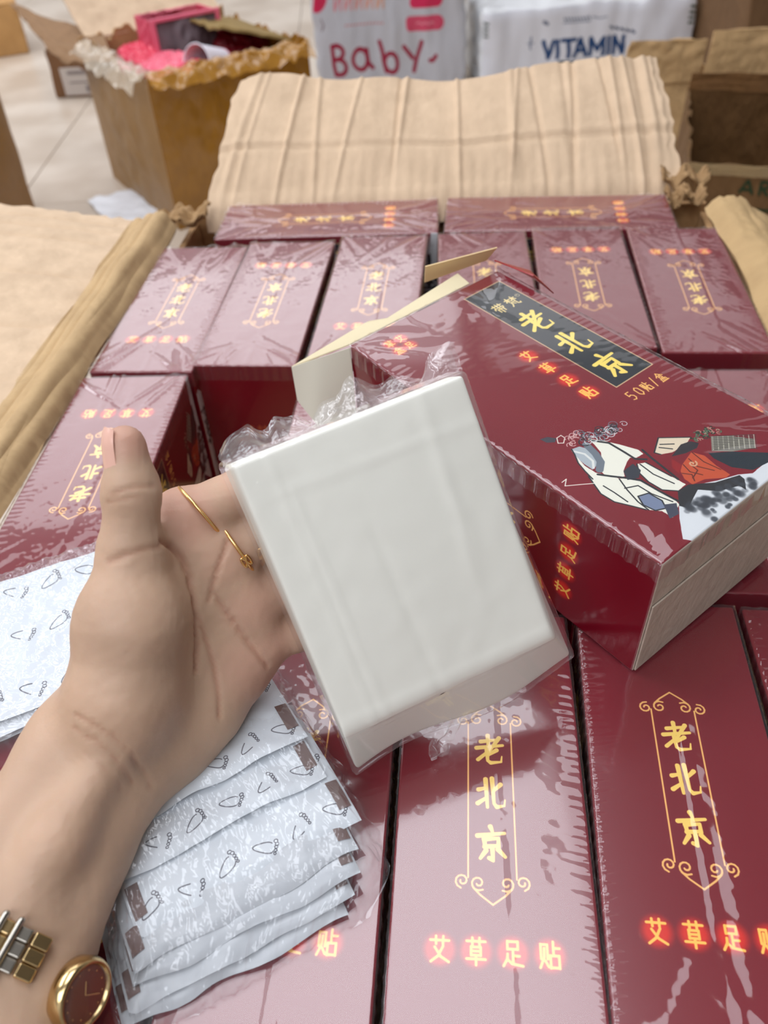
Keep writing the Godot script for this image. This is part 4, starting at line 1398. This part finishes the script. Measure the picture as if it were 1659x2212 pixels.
func build_sachets() -> void:
	var wrap := mat(Color.WHITE, 0.35)
	wrap.albedo_texture = ImageTexture.create_from_image(draw_feet())
	var plain := mat(Color(0.76, 0.78, 0.80), 0.35)  # white unprinted wrapper, greyed to paint in the shade low in the bag
	var patch := mat(Color(0.42, 0.33, 0.31), 0.5)
	var O := Vector3(-0.05, DECK, -0.13)
	var base := Transform3D(Basis(Vector3.UP, deg_to_rad(25.0)), O)
	var tops := [0.0245, 0.0215, 0.0185, 0.0152, 0.0114, 0.0076, 0.0040]
	var v1 := [-0.0470, -0.0295, -0.0088, -0.0002, 0.0052, 0.0098, 0.0132]
	var u1 := [0.0375, 0.0370, 0.0415, 0.0360, 0.0330, 0.0282, 0.0235]
	var tilt := [3.0, 2.0, 2.0, 1.0, -1.5, -1.5, -2.0, -2.0]
	var which := ["top sachet of the bagged pile, nearly all under the heel of the hand", "second sachet from the top of the bagged pile, one row of foot drawings showing", "third sachet from the top of the bagged pile, two rows of foot drawings showing",
		"fourth sachet down the bagged pile, seen as a bent white edge", "fifth sachet down the bagged pile, brown patch at its right end", "sixth sachet down the bagged pile, a thin wavy edge", "bottom sachet of the bagged pile, flat on the red boxes"]
	for k in 7:
		var len := 0.088 - 0.001 * k
		var b := Basis(Vector3.UP, deg_to_rad(25.0 + tilt[k]))
		sachet("white " + which[k], "sachets in the bag before the wrist", base * Vector3(u1[k] - len / 2, tops[k] - 0.003, v1[k]), b * Basis(Vector3.RIGHT, [-0.10, -0.08, -0.05, -0.02, 0.0, 0.0, 0.0, 0.0][k]), len, 0.062 if k < 3 else 0.046, [wrap if k < 3 else plain, patch], 3 + k * 7, [0.0008, 0.0008, 0.002, 0.0012, 0.0008, 0.0006, 0.0004][k], 0.0014 if k < 3 else 0.0021)
	# the clear bag round them
	var t := thing("clear_bag", "clear plastic bag crinkled round the pile of white sachets, in front of the wrist", "bag", O, deg_to_rad(25.0))
	var prof := [[-0.106, 0.0015], [-0.100, 0.016], [-0.068, 0.0225], [-0.0470, 0.0272], [-0.0285, 0.0245], [-0.0075, 0.0222], [0.0020, 0.0180], [0.0078, 0.0138], [0.0125, 0.0092], [0.0160, 0.0045], [0.0176, 0.0012]]
	var film := func(u: float, v: float) -> Vector3:
		var q := v * (prof.size() - 1)
		var k := mini(int(q), prof.size() - 2)
		var zv: float = lerpf(prof[k][0], prof[k + 1][0], q - k)
		var hh: float = lerpf(prof[k][1], prof[k + 1][1], q - k)
		var front := smoothstep(-0.03, 0.015, zv)
		var ul := lerpf(-0.056, -0.0615, front)
		var ur := lerpf(0.0445, 0.0465, sin(clampf((zv + 0.06) / 0.07, 0, 1) * PI)) - 0.014 * smoothstep(0.004, 0.018, zv)
		var x := lerpf(ul, ur, u)
		var end := smoothstep(0.0, 0.16, u) * smoothstep(1.0, 0.90, u)
		var h := hh * (0.10 + 0.90 * pow(end, 0.55))
		var c := 0.0016 * wob(u * 11, zv * 90, 2) + 0.0026 * wob(u * 30, zv * 160, 5) * (smoothstep(0.30, 0.0, u) + 0.9 * smoothstep(0.86, 1.0, u)) + 0.0006 * wob(u * 60, zv * 300, 6)
		for k2 in 14:
			var o := Vector2(ul + (ur - ul) * fposmod(0.11 + k2 * 0.377, 1.0), -0.06 + 0.078 * fposmod(0.3 + k2 * 0.618, 1.0))
			var dir := Vector2.from_angle(-0.2 + 2.2 * sin(k2 * 2.3))
			var dd := Vector2(x, zv) - o
			var off := absf(dd.cross(dir)) / 0.0011
			if off < 2.5:
				h += 0.0013 * exp(-off * off) * smoothstep(0.011, 0.002, absf(dd.dot(dir)))
		return Vector3(x + 0.003 * wob(zv * 70, 3, 3) * float(u < 0.02 or u > 0.98), maxf(h + c, 0.0012), zv + 0.0012 * wob(u * 22, 8) * v)
	var mb := MB.new()
	mb.grid(points(190, 150, film), -1.0)
	part("film", mb, M.bag_film, t)
	# the flat bag at the left, under the arm
	var base2 := Transform3D(Basis(Vector3.UP, deg_to_rad(22.0)), Vector3(-0.150, DECK, -0.262))
	for k in 3:
		sachet(["upper white sachet in the flat clear bag left of the hand", "middle white sachet in the flat clear bag left of the hand, edge just showing", "lowest white sachet in the flat clear bag left of the hand"][k], "sachets in the bag left of the hand", base2 * Vector3(0.004 - 0.002 * k, 0.0105 - 0.0038 * k, 0.036 + 0.003 * k), Basis(Vector3.UP, deg_to_rad(22.0 + [0, 3, -2][k])), 0.104, 0.086, [wrap, patch], 61 + k)
	t = thing("clear_bag", "flat clear plastic bag with streaky glare over white sachets, left of the hand", "bag", base2.origin, deg_to_rad(22.0))
	mb = MB.new()
	mb.grid(points(130, 100, func(u, v):
		var a: float = u * 2 - 1
		var b: float = v * 2 - 1
		var e := pow(maxf((1.0 - pow(absf(a), 8)) * (1.0 - pow(absf(b), 10)), 0.0), 0.5)
		var h := 0.0016 + 0.0155 * e
		for k in 9:
			var c := Vector2(-0.75 + 0.17 * k, 0.55 - 0.16 * k + 0.3 * sin(k * 2.1))
			var dir := Vector2.from_angle(-0.9 + 0.35 * sin(k * 1.7))
			var d := Vector2(a, b) - c
			var off := absf(d.cross(dir)) / 0.035
			if off < 2.5:
				h += 0.0022 * exp(-off * off) * smoothstep(0.7, 0.1, absf(d.dot(dir)))
		h += 0.0012 * wob(a * 9, b * 4, 6) + 0.0012 * wob(a * 16, b * 22, 8) * e
		return Vector3(a * 0.064 + 0.002 * wob(b * 6, 1), maxf(h, 0.0012), b * 0.056 - 0.004)), -1.0)
	part("film", mb, clear(0.08, 0.05, Color(0.95, 0.97, 1.0)), t)



# ------------------------------------------------------------------ the hand
# joints: place and radius
const JOINTS = {
	"E0": [Vector3(-0.1371, 0.4344, -0.0928), 0.0065],
	"E1": [Vector3(-0.1148, 0.4521, -0.1364), 0.0058],
	"E2": [Vector3(-0.0983, 0.4568, -0.1703), 0.0045],
	"F0": [Vector3(-0.1410, 0.4396, -0.0591), 0.0181],
	"F0b": [Vector3(-0.1231, 0.4312, -0.0516), 0.0172],
	"F1": [Vector3(-0.1448, 0.4360, -0.1185), 0.0201],
	"F1b": [Vector3(-0.1261, 0.4266, -0.1100), 0.0186],
	"W0": [Vector3(-0.1180, 0.4424, -0.1781), 0.0188],
	"W1": [Vector3(-0.1040, 0.4346, -0.1754), 0.0175],
	"C1": [Vector3(-0.1043, 0.4503, -0.1868), 0.0161],
	"C2": [Vector3(-0.0995, 0.4388, -0.1880), 0.0161],
	"C3": [Vector3(-0.0928, 0.4329, -0.1872), 0.0151],
	"C4": [Vector3(-0.0885, 0.4303, -0.1906), 0.0140],
	"I0": [Vector3(-0.0769, 0.4954, -0.2408), 0.0111],
	"I1": [Vector3(-0.0384, 0.5048, -0.2543), 0.0092],
	"I2": [Vector3(-0.0169, 0.5030, -0.2519), 0.0082],
	"I3": [Vector3(-0.0047, 0.4969, -0.2493), 0.0073],
	"M0": [Vector3(-0.0662, 0.4812, -0.2352), 0.0114],
	"M1": [Vector3(-0.0310, 0.4893, -0.2483), 0.0097],
	"M2": [Vector3(-0.0071, 0.4895, -0.2470), 0.0086],
	"M3": [Vector3(0.0054, 0.4853, -0.2447), 0.0075],
	"R0": [Vector3(-0.0582, 0.4622, -0.2282), 0.0114],
	"R1": [Vector3(-0.0191, 0.4683, -0.2395), 0.0095],
	"R2": [Vector3(0.0005, 0.4688, -0.2370), 0.0084],
	"R3": [Vector3(0.0133, 0.4654, -0.2339), 0.0073],
	"P0": [Vector3(-0.0552, 0.4463, -0.2211), 0.0103],
	"P1": [Vector3(-0.0240, 0.4462, -0.2268), 0.0086],
	"P2": [Vector3(-0.0088, 0.4471, -0.2247), 0.0075],
	"P3": [Vector3(0.0014, 0.4438, -0.2217), 0.0067],
	"H0": [Vector3(-0.0775, 0.4340, -0.2012), 0.0151],
	"H1": [Vector3(-0.0643, 0.4415, -0.2138), 0.0129],
	"T0": [Vector3(-0.0975, 0.4654, -0.1838), 0.0191],
	"T1": [Vector3(-0.0932, 0.4849, -0.2003), 0.0191],
	"T2": [Vector3(-0.0906, 0.5044, -0.2156), 0.0110],
	"T3": [Vector3(-0.0872, 0.5243, -0.2263), 0.0092],
	"T4": [Vector3(-0.0879, 0.5374, -0.2353), 0.0071],
}
# name, blend inside, blend with the rest, bones
const LIMBS = [
	["forearm", 0.012, 0.0, [["F0", "F1"], ["F0b", "F1b"], ["F1", "W0"], ["F1b", "W1"], ["W0", "C1"], ["W1", "C4"], ["E0", "E1"], ["E1", "E2"]]],
	["palm", 0.009, 0.014, [["C1", "I0"], ["C2", "M0"], ["C3", "R0"], ["C4", "P0"], ["C4", "H0"], ["H0", "H1"], ["H1", "P0"], ["I0", "M0"], ["M0", "R0"], ["R0", "P0"]]],
	["thumb", 0.005, 0.011, [["C1", "T0"], ["T0", "T1"], ["T1", "T2"], ["T2", "T3"], ["T3", "T4"]]],
	["index", 0.004, 0.003, [["I0", "I1"], ["I1", "I2"], ["I2", "I3"]]],
	["middle", 0.004, 0.003, [["M0", "M1"], ["M1", "M2"], ["M2", "M3"]]],
	["ring", 0.004, 0.003, [["R0", "R1"], ["R1", "R2"], ["R2", "R3"]]],
	["little", 0.004, 0.003, [["P0", "P1"], ["P1", "P2"], ["P2", "P3"]]],
]
# creases of palm, thumb and wrist: depth and width in millimetres, points
const CREASES = [
	[1.40, 1.30, [Vector3(-0.0787, 0.5091, -0.2160), Vector3(-0.0781, 0.4994, -0.2226), Vector3(-0.0756, 0.4940, -0.2217), Vector3(-0.0735, 0.4880, -0.2182), Vector3(-0.0724, 0.4821, -0.2131), Vector3(-0.0720, 0.4756, -0.2074), Vector3(-0.0729, 0.4671, -0.2023), Vector3(-0.0741, 0.4600, -0.1960)]],
	[0.80, 0.90, [Vector3(-0.0714, 0.4760, -0.2092), Vector3(-0.0707, 0.4695, -0.2068), Vector3(-0.0695, 0.4634, -0.2038), Vector3(-0.0683, 0.4572, -0.1999), Vector3(-0.0676, 0.4520, -0.1954), Vector3(-0.0673, 0.4473, -0.1910), Vector3(-0.0677, 0.4425, -0.1871)]],
	[0.80, 0.90, [Vector3(-0.0660, 0.4788, -0.2166), Vector3(-0.0638, 0.4735, -0.2149), Vector3(-0.0610, 0.4682, -0.2127), Vector3(-0.0582, 0.4626, -0.2107), Vector3(-0.0553, 0.4575, -0.2087), Vector3(-0.0524, 0.4526, -0.2068), Vector3(-0.0499, 0.4468, -0.2061)]],
	[0.80, 0.90, [Vector3(-0.0595, 0.4934, -0.2293), Vector3(-0.0616, 0.4905, -0.2243), Vector3(-0.0641, 0.4866, -0.2208), Vector3(-0.0664, 0.4815, -0.2177), Vector3(-0.0680, 0.4773, -0.2147)]],
	[0.45, 0.80, [Vector3(-0.0915, 0.5298, -0.2184), Vector3(-0.0864, 0.5313, -0.2185), Vector3(-0.0821, 0.5309, -0.2200), Vector3(-0.0778, 0.5279, -0.2235)]],
	[0.40, 0.80, [Vector3(-0.0934, 0.5269, -0.2179), Vector3(-0.0875, 0.5288, -0.2168), Vector3(-0.0824, 0.5282, -0.2178)]],
	[0.60, 1.20, [Vector3(-0.0950, 0.5105, -0.2055), Vector3(-0.0891, 0.5124, -0.2064), Vector3(-0.0833, 0.5121, -0.2090), Vector3(-0.0791, 0.5089, -0.2134)]],
	[0.50, 0.80, [Vector3(-0.1086, 0.4749, -0.1694), Vector3(-0.1026, 0.4740, -0.1659), Vector3(-0.0970, 0.4700, -0.1635), Vector3(-0.0926, 0.4616, -0.1622), Vector3(-0.0917, 0.4526, -0.1622)]],
	[0.50, 0.80, [Vector3(-0.1104, 0.4700, -0.1673), Vector3(-0.1028, 0.4684, -0.1632), Vector3(-0.0971, 0.4614, -0.1600), Vector3(-0.0946, 0.4483, -0.1587)]],
	[0.35, 0.70, [Vector3(-0.1078, 0.4638, -0.1620), Vector3(-0.1007, 0.4605, -0.1573), Vector3(-0.0975, 0.4502, -0.1552)]],
	[0.40, 0.70, [Vector3(-0.0926, 0.4581, -0.1616), Vector3(-0.0911, 0.4489, -0.1625), Vector3(-0.0899, 0.4418, -0.1603)]]]


var ba := PackedVector3Array()
var bd := PackedVector3Array()
var bl := PackedFloat32Array()
var br := PackedFloat32Array()
var bs := PackedFloat32Array()
var bg := PackedInt32Array()


func smin(a: float, b: float, k: float) -> float:
	var h := maxf(k - absf(a - b), 0.0) / k
	return minf(a, b) - h * h * k * 0.25


func body(p: Vector3, use: PackedInt32Array) -> float:
	var tot := 10.0
	var d := 10.0
	var g := -1
	for k in use:
		var q := p - ba[k]
		var h := clampf(q.dot(bd[k]) / bl[k], 0.0, 1.0)
		var e := (q - bd[k] * h).length() - br[k] - bs[k] * h
		if bg[k] != g:
			if g >= 0:
				tot = d if tot > 9.0 else smin(tot, d, maxf(LIMBS[g][2], 0.001))
			g = bg[k]
			d = e
		else:
			d = smin(d, e, LIMBS[g][1])
	return d if tot > 9.0 else smin(tot, d, maxf(LIMBS[g][2], 0.001))


func build_hand() -> void:
	for g in LIMBS.size():
		for b in LIMBS[g][3]:
			var A: Array = JOINTS[b[0]]
			var B: Array = JOINTS[b[1]]
			ba.append(A[0])
			bd.append(B[0] - A[0])
			bl.append((B[0] - A[0]).length_squared())
			br.append(A[1])
			bs.append(B[1] - A[1])
			bg.append(g)
	var nb := ba.size()
	var all := PackedInt32Array(range(nb))
	var cell := 0.0015
	var lo := Vector3(9, 9, 9)
	var hi := -lo
	for j in JOINTS.values():
		lo = lo.min(j[0] - Vector3.ONE * (j[1] + 0.006))
		hi = hi.max(j[0] + Vector3.ONE * (j[1] + 0.006))
	var B := 8
	var nx := int((hi.x - lo.x) / cell / B + 1) * B + 1
	var ny := int((hi.y - lo.y) / cell / B + 1) * B + 1
	var nz := int((hi.z - lo.z) / cell / B + 1) * B + 1
	var field := PackedFloat32Array()
	field.resize(nx * ny * nz)
	field.fill(1.0)
	var rad := B * cell * 0.87
	var live := []
	for bz in range(0, nz, B):
		for by in range(0, ny, B):
			for bx in range(0, nx, B):
				var c := lo + (Vector3(bx, by, bz) + Vector3.ONE * (B - 1) * 0.5) * cell
				var d := body(c, all)
				if d > rad + 0.005:
					continue
				var use := PackedInt32Array()
				var near := 10.0
				var each := PackedFloat32Array()
				for k in nb:
					var q := c - ba[k]
					var h := clampf(q.dot(bd[k]) / bl[k], 0.0, 1.0)
					each.append((q - bd[k] * h).length() - br[k] - bs[k] * h)
					near = minf(near, each[k])
				for k in nb:
					if each[k] < near + 2 * rad + 0.015:
						use.append(k)
				var deep := d < -(rad + 0.005)
				if not deep:
					live.append(Vector3i(bx, by, bz))
				for z in range(bz, mini(bz + B, nz)):
					for y in range(by, mini(by + B, ny)):
						var o := (z * ny + y) * nx
						for x in range(bx, mini(bx + B, nx)):
							field[o + x] = -1.0 if deep else body(lo + Vector3(x, y, z) * cell, use)
	# surface nets
	var mb := MB.new()
	var at := {}
	var step := [0, 1, nx, nx + 1, nx * ny, nx * ny + 1, nx * ny + nx, nx * ny + nx + 1]
	var off := [Vector3(0, 0, 0), Vector3(1, 0, 0), Vector3(0, 1, 0), Vector3(1, 1, 0), Vector3(0, 0, 1), Vector3(1, 0, 1), Vector3(0, 1, 1), Vector3(1, 1, 1)]
	var edges := [[0, 1], [2, 3], [4, 5], [6, 7], [0, 2], [1, 3], [4, 6], [5, 7], [0, 4], [1, 5], [2, 6], [3, 7]]
	var cells := []
	for b in live:
		for z in range(b.z - 1, mini(b.z + B, nz - 1)):
			for y in range(b.y - 1, mini(b.y + B, ny - 1)):
				for x in range(b.x - 1, mini(b.x + B, nx - 1)):
					if x < 0 or y < 0 or z < 0:
						continue
					var o: int = (z * ny + y) * nx + x
					var inside := 0
					for s in step:
						if field[o + s] < 0.0:
							inside += 1
					if inside == 0 or inside == 8 or at.has(o):
						continue
					var sum := Vector3.ZERO
					var n := 0
					for e in edges:
						var fa := field[o + step[e[0]]]
						var fb := field[o + step[e[1]]]
						if (fa < 0.0) != (fb < 0.0):
							sum += (off[e[0]] as Vector3).lerp(off[e[1]], fa / (fa - fb))
							n += 1
					at[o] = mb.v.size()
					cells.append(o)
					mb.v.append(lo + (Vector3(x, y, z) + sum / n) * cell)
	for o in cells:
		for ax in 3:
			var s1: int = [1, nx, nx * ny][ax]
			if (field[o] < 0.0) == (field[o + s1] < 0.0):
				continue
			var p: int = [nx, nx * ny, 1][ax]
			var q: int = [nx * ny, 1, nx][ax]
			if not (at.has(o - p) and at.has(o - q) and at.has(o - p - q)):
				continue
			var a: int = at[o]
			var b: int = at[o - p]
			var c: int = at[o - p - q]
			var d: int = at[o - q]
			if field[o] < 0.0:
				mb.i.append_array([a, c, b, a, d, c])
			else:
				mb.i.append_array([a, b, c, a, c, d])
	mb.n.resize(mb.v.size())
	mb.t.resize(mb.v.size())
	skin_normals(mb)
	# creases pressed in along the normals and darkened with painted shade; the palm's own pinkness and the tendons' paleness
	mb.c.resize(mb.v.size())
	var pink := [[JOINTS.I0[0], 0.022], [JOINTS.M0[0], 0.020], [JOINTS.R0[0], 0.022], [JOINTS.P0[0], 0.022], [JOINTS.H1[0], 0.026], [JOINTS.I1[0], 0.03], [JOINTS.T4[0], 0.012]]
	var moved := mb.v.duplicate()
	for k in mb.v.size():
		var p := mb.v[k]
		var push := 0.0
		var line := 0.0
		for cr in CREASES:
			var pts: Array = cr[2]
			var w: float = cr[1] * 0.001
			if (pts[0] as Vector3).distance_to(p) > 0.09:
				continue
			var best := 1.0
			for s in pts.size() - 1:
				var a: Vector3 = pts[s]
				var ab: Vector3 = pts[s + 1] - a
				var q := p - a
				var h := clampf(q.dot(ab) / ab.length_squared(), 0.0, 1.0)
				best = minf(best, (q - ab * h).length())
			if best < w * 3:
				var e := exp(-pow(best / w, 2))
				push -= cr[0] * 0.00125 * e
				line = maxf(line, e * minf(cr[0], 1.0))
		push += 0.00035 * wob(p.x * 55, p.y * 55, p.z * 55) + 0.00012 * wob(p.x * 200, p.y * 200, p.z * 200)
		moved[k] = p + mb.n[k] * push
		var f := 0.0
		for s in pink:
			f = maxf(f, 1.0 - smoothstep(s[1] * 0.3, s[1], p.distance_to(s[0])))
		var c := Color(0.515, 0.345, 0.24).lerp(Color(0.575, 0.295, 0.228), f * 0.85)
		c = c.lerp(Color(0.42, 0.19, 0.12), line * 0.6)  # crease shade painted into the skin colour
		c = c * (1.0 + 0.10 * wob(p.x * 30, p.y * 30, p.z * 30))
		c.a = 1.0
		mb.c[k] = c
	mb.v = moved
	skin_normals(mb)
	var skin := mat(Color.WHITE, 0.5)
	skin.vertex_color_use_as_albedo = true
	skin.subsurf_scatter_enabled = true
	skin.subsurf_scatter_strength = 0.12
	skin.metallic_specular = 0.4
	skin.normal_enabled = true
	skin.normal_texture = noise_map(23, 0.05, true, null, FastNoiseLite.TYPE_CELLULAR)
	skin.normal_scale = 0.10
	skin.uv1_triplanar = true
	skin.uv1_scale = Vector3.ONE * 22.0
	var who := thing("person", "person's bare left hand and forearm, palm up, thumb raised, holding the white packet", "person")
	part("skin", mb, skin, who)
	# thumb nail, seen almost edge on at the left of the tip
	var tip: Vector3 = JOINTS.T4[0]
	var along: Vector3 = (tip - JOINTS.T3[0]).normalized()
	var sidew := (Vector3(-0.82, 0.30, 0.22) - along * along.dot(Vector3(-0.82, 0.30, 0.22))).normalized()
	var acr := along.cross(sidew).normalized()
	var nail := MB.new()
	nail.sheet(points(14, 14, func(u, v):
		var a: float = (u - 0.5) * 1.9
		var away: float = lerpf(-0.0085, 0.0056, v) + 0.0016 * (1.0 - pow((u - 0.5) * 2, 2)) * v
		var r: float = lerpf(0.0082, 0.0076, v) if v < 0.5 else lerpf(0.0079, 0.0059, pow((v - 0.5) * 2.0, 2))
		return tip + along * away + (sidew * cos(a) + acr * sin(a)) * r), 0.0005, 1.0)
	var nm := mat(Color(0.87, 0.69, 0.62), 0.25)
	part("thumbnail", nail, nm, who)
	# two thin gold rings
	ring("thin plain gold ring at the root of the index finger", "I0", "I1", 0.17, Vector3(0.6238, 0.3849, -0.6802), 0.0128, 0.0)
	ring("thin gold ring with a tiny knot on the middle finger, nearest the packet", "M0", "M1", 0.20, Vector3(0.7560, 0.2844, -0.5896), 0.0130, 0.0011)
	watch()


func skin_normals(mb: MB) -> void:
	mb.n.fill(Vector3.ZERO)
	for k in range(0, mb.i.size(), 3):
		var a := mb.i[k]
		var b := mb.i[k + 1]
		var c := mb.i[k + 2]
		var nn := (mb.v[c] - mb.v[a]).cross(mb.v[b] - mb.v[a])
		mb.n[a] += nn
		mb.n[b] += nn
		mb.n[c] += nn
	for k in mb.n.size():
		mb.n[k] = mb.n[k].normalized()


func ring(label: String, a: String, b: String, q: float, nrm: Vector3, r: float, knot: float) -> void:
	var c: Vector3 = (JOINTS[a][0] as Vector3).lerp(JOINTS[b][0], q)
	var axis: Vector3 = (JOINTS[b][0] - JOINTS[a][0]).normalized().lerp(nrm, 0.55).normalized()
	var t := thing("finger_ring", label, "ring", c, 0.0, "")
	var u := axis.cross(Vector3.UP).normalized()
	var w := axis.cross(u)
	var pts := []
	for k in 48:
		var an := TAU * k / 48
		pts.append((u * cos(an) + w * sin(an)) * r)
	var mb := MB.new()
	mb.tube(pts, 0.00072, 10, true)
	var hoop := part("band", mb, M.gold, t)
	if knot > 0:
		mb = MB.new()
		var toward := (Vector3(0, 0.71, 0) - c)
		toward = (toward - axis * toward.dot(axis)).normalized()
		toward = toward.rotated(axis, 0.55)
		var kp := []
		for k in 24:
			var an := TAU * k / 24
			kp.append(toward * (r + 0.0002) + axis * 0.0016 * sin(an) + axis.cross(toward) * 0.0022 * sin(2 * an))
		mb.tube(kp, 0.0005, 8, true)
		part("knot", mb, M.gold, hoop)


func watch() -> void:
	var f0: Vector3 = JOINTS.F1[0]
	var f1: Vector3 = JOINTS.F1b[0]
	var mid := (JOINTS.W0[0] + JOINTS.W1[0]) * 0.5
	var d: Vector3 = ((f0 + f1) * 0.5 - mid).normalized()      # down the arm
	var e := (f1 - f0)
	e = (e - d * e.dot(d)).normalized()                         # across, to the right
	var n := e.cross(d)                                         # out of the wrist, towards the viewer
	if n.dot(Vector3(0, 0.71, 0) - f0) < 0:
		n = -n
	var c := (f0 + f1) * 0.5 + d * 0.0015
	var half := 0.0113
	var r := 0.0246
	var t := thing("wrist_watch", "small gold and steel wrist watch with a round amber dial at the bottom left", "watch", c)
	t.transform.basis = Basis.IDENTITY
	var at_loop := func(s: float) -> Array:
		# s along the loop (metres) from the middle of the side that faces the viewer, going right
		var arc := PI * r
		var tot := 4 * half + 2 * arc
		s = fposmod(s, tot)
		if s < half:
			return [e * s + n * r, n]
		s -= half
		if s < arc:
			var a := s / r
			var o := n * cos(a) + e * sin(a)
			return [e * half + o * r, o]
		s -= arc
		if s < 2 * half:
			return [e * (half - s) - n * r, -n]
		s -= 2 * half
		if s < arc:
			var a := s / r
			var o := -n * cos(a) - e * sin(a)
			return [-e * half + o * r, o]
		s -= arc
		return [e * (s - half) + n * r, n]
	var whole := 4 * half + TAU * r
	var case_at := half + r * 0.86
	var pitch := 0.0062
	var count := int((whole - 0.020) / pitch)
	for k in count:
		var s := case_at + 0.0115 + pitch * (k + 0.5)
		var q: Array = at_loop.call(s)
		var o: Vector3 = q[1]
		var along := d.cross(o).normalized()
		var link := MB.new()
		link.xf = Transform3D(Basis(d, o, d.cross(o)), q[0])
		for x in [-0.0044, 0.0, 0.0044]:
			link.rbox(Vector3(0.0042, 0.0026, pitch - 0.0005), 0.0007, Vector3(x, 0, 0))
		part("link", link, [M.steel, M.gold_pale][int(k % 2 == 1)], t)
	for k in 2:
		var bar := MB.new()
		var q: Array = at_loop.call(case_at - 0.026 - 0.005 * k)
		bar.tube([q[0] + q[1] * 0.002 - d * 0.0075, q[0] + q[1] * 0.0026 - d * 0.007, q[0] + q[1] * 0.0026 + d * 0.0135, q[0] + q[1] * 0.002 + d * 0.014], 0.0011, 10)
		part("clasp_bar", bar, M.steel, t)
	var q: Array = at_loop.call(case_at)
	var o: Vector3 = q[1]
	var frame := Transform3D(Basis(d.cross(o).normalized(), o, -d).orthonormalized(), q[0] + o * 0.0012 + d * 0.003)
	var cs := MB.new()
	cs.xf = frame
	cs.lathe([Vector2(0.0, -0.0022), Vector2(0.0088, -0.0022), Vector2(0.0104, -0.0010), Vector2(0.0108, 0.0022), Vector2(0.0104, 0.0040), Vector2(0.0096, 0.0048), Vector2(0.0088, 0.0046), Vector2(0.0084, 0.0034)], 40)
	part("case", cs, M.gold_pale, t)
	var dl := MB.new()
	dl.xf = frame
	dl.lathe([Vector2(0.0086, 0.0030), Vector2(0.0083, 0.0034), Vector2(0.0, 0.0034)], 36)
	var dm := mat(Color(0.48, 0.22, 0.13), 0.35)
	var face := part("dial", dl, dm, t)
	var mk := MB.new()
	mk.xf = frame
	for k in 12:
		var a := TAU * k / 12
		mk.rbox(Vector3(0.0006, 0.0003, 0.0006), 0.0001, Vector3(cos(a) * 0.0070, 0.0036, sin(a) * 0.0070))
	part("hour_marks", mk, M.gold, face)
	var hd := MB.new()
	hd.xf = frame
	hd.tube([Vector3(0, 0.0038, 0), Vector3(0.0026, 0.0038, 0.0032)], 0.00025, 6)
	hd.tube([Vector3(0, 0.0040, 0), Vector3(-0.0052, 0.0040, 0.0022)], 0.0002, 6)
	part("hands", hd, M.gold, face)
	var gl := MB.new()
	gl.xf = frame
	gl.lathe([Vector2(0.0086, 0.0044), Vector2(0.0060, 0.0052), Vector2(0.0, 0.0056)], 36)
	part("crystal", gl, clear(0.03, 0.02), t)
	var cr := MB.new()
	cr.xf = frame
	cr.tube([Vector3(0.0, 0.0016, -0.0104), Vector3(0, 0.0016, -0.0128)], 0.0013, 12)
	part("crown", cr, M.gold, t)
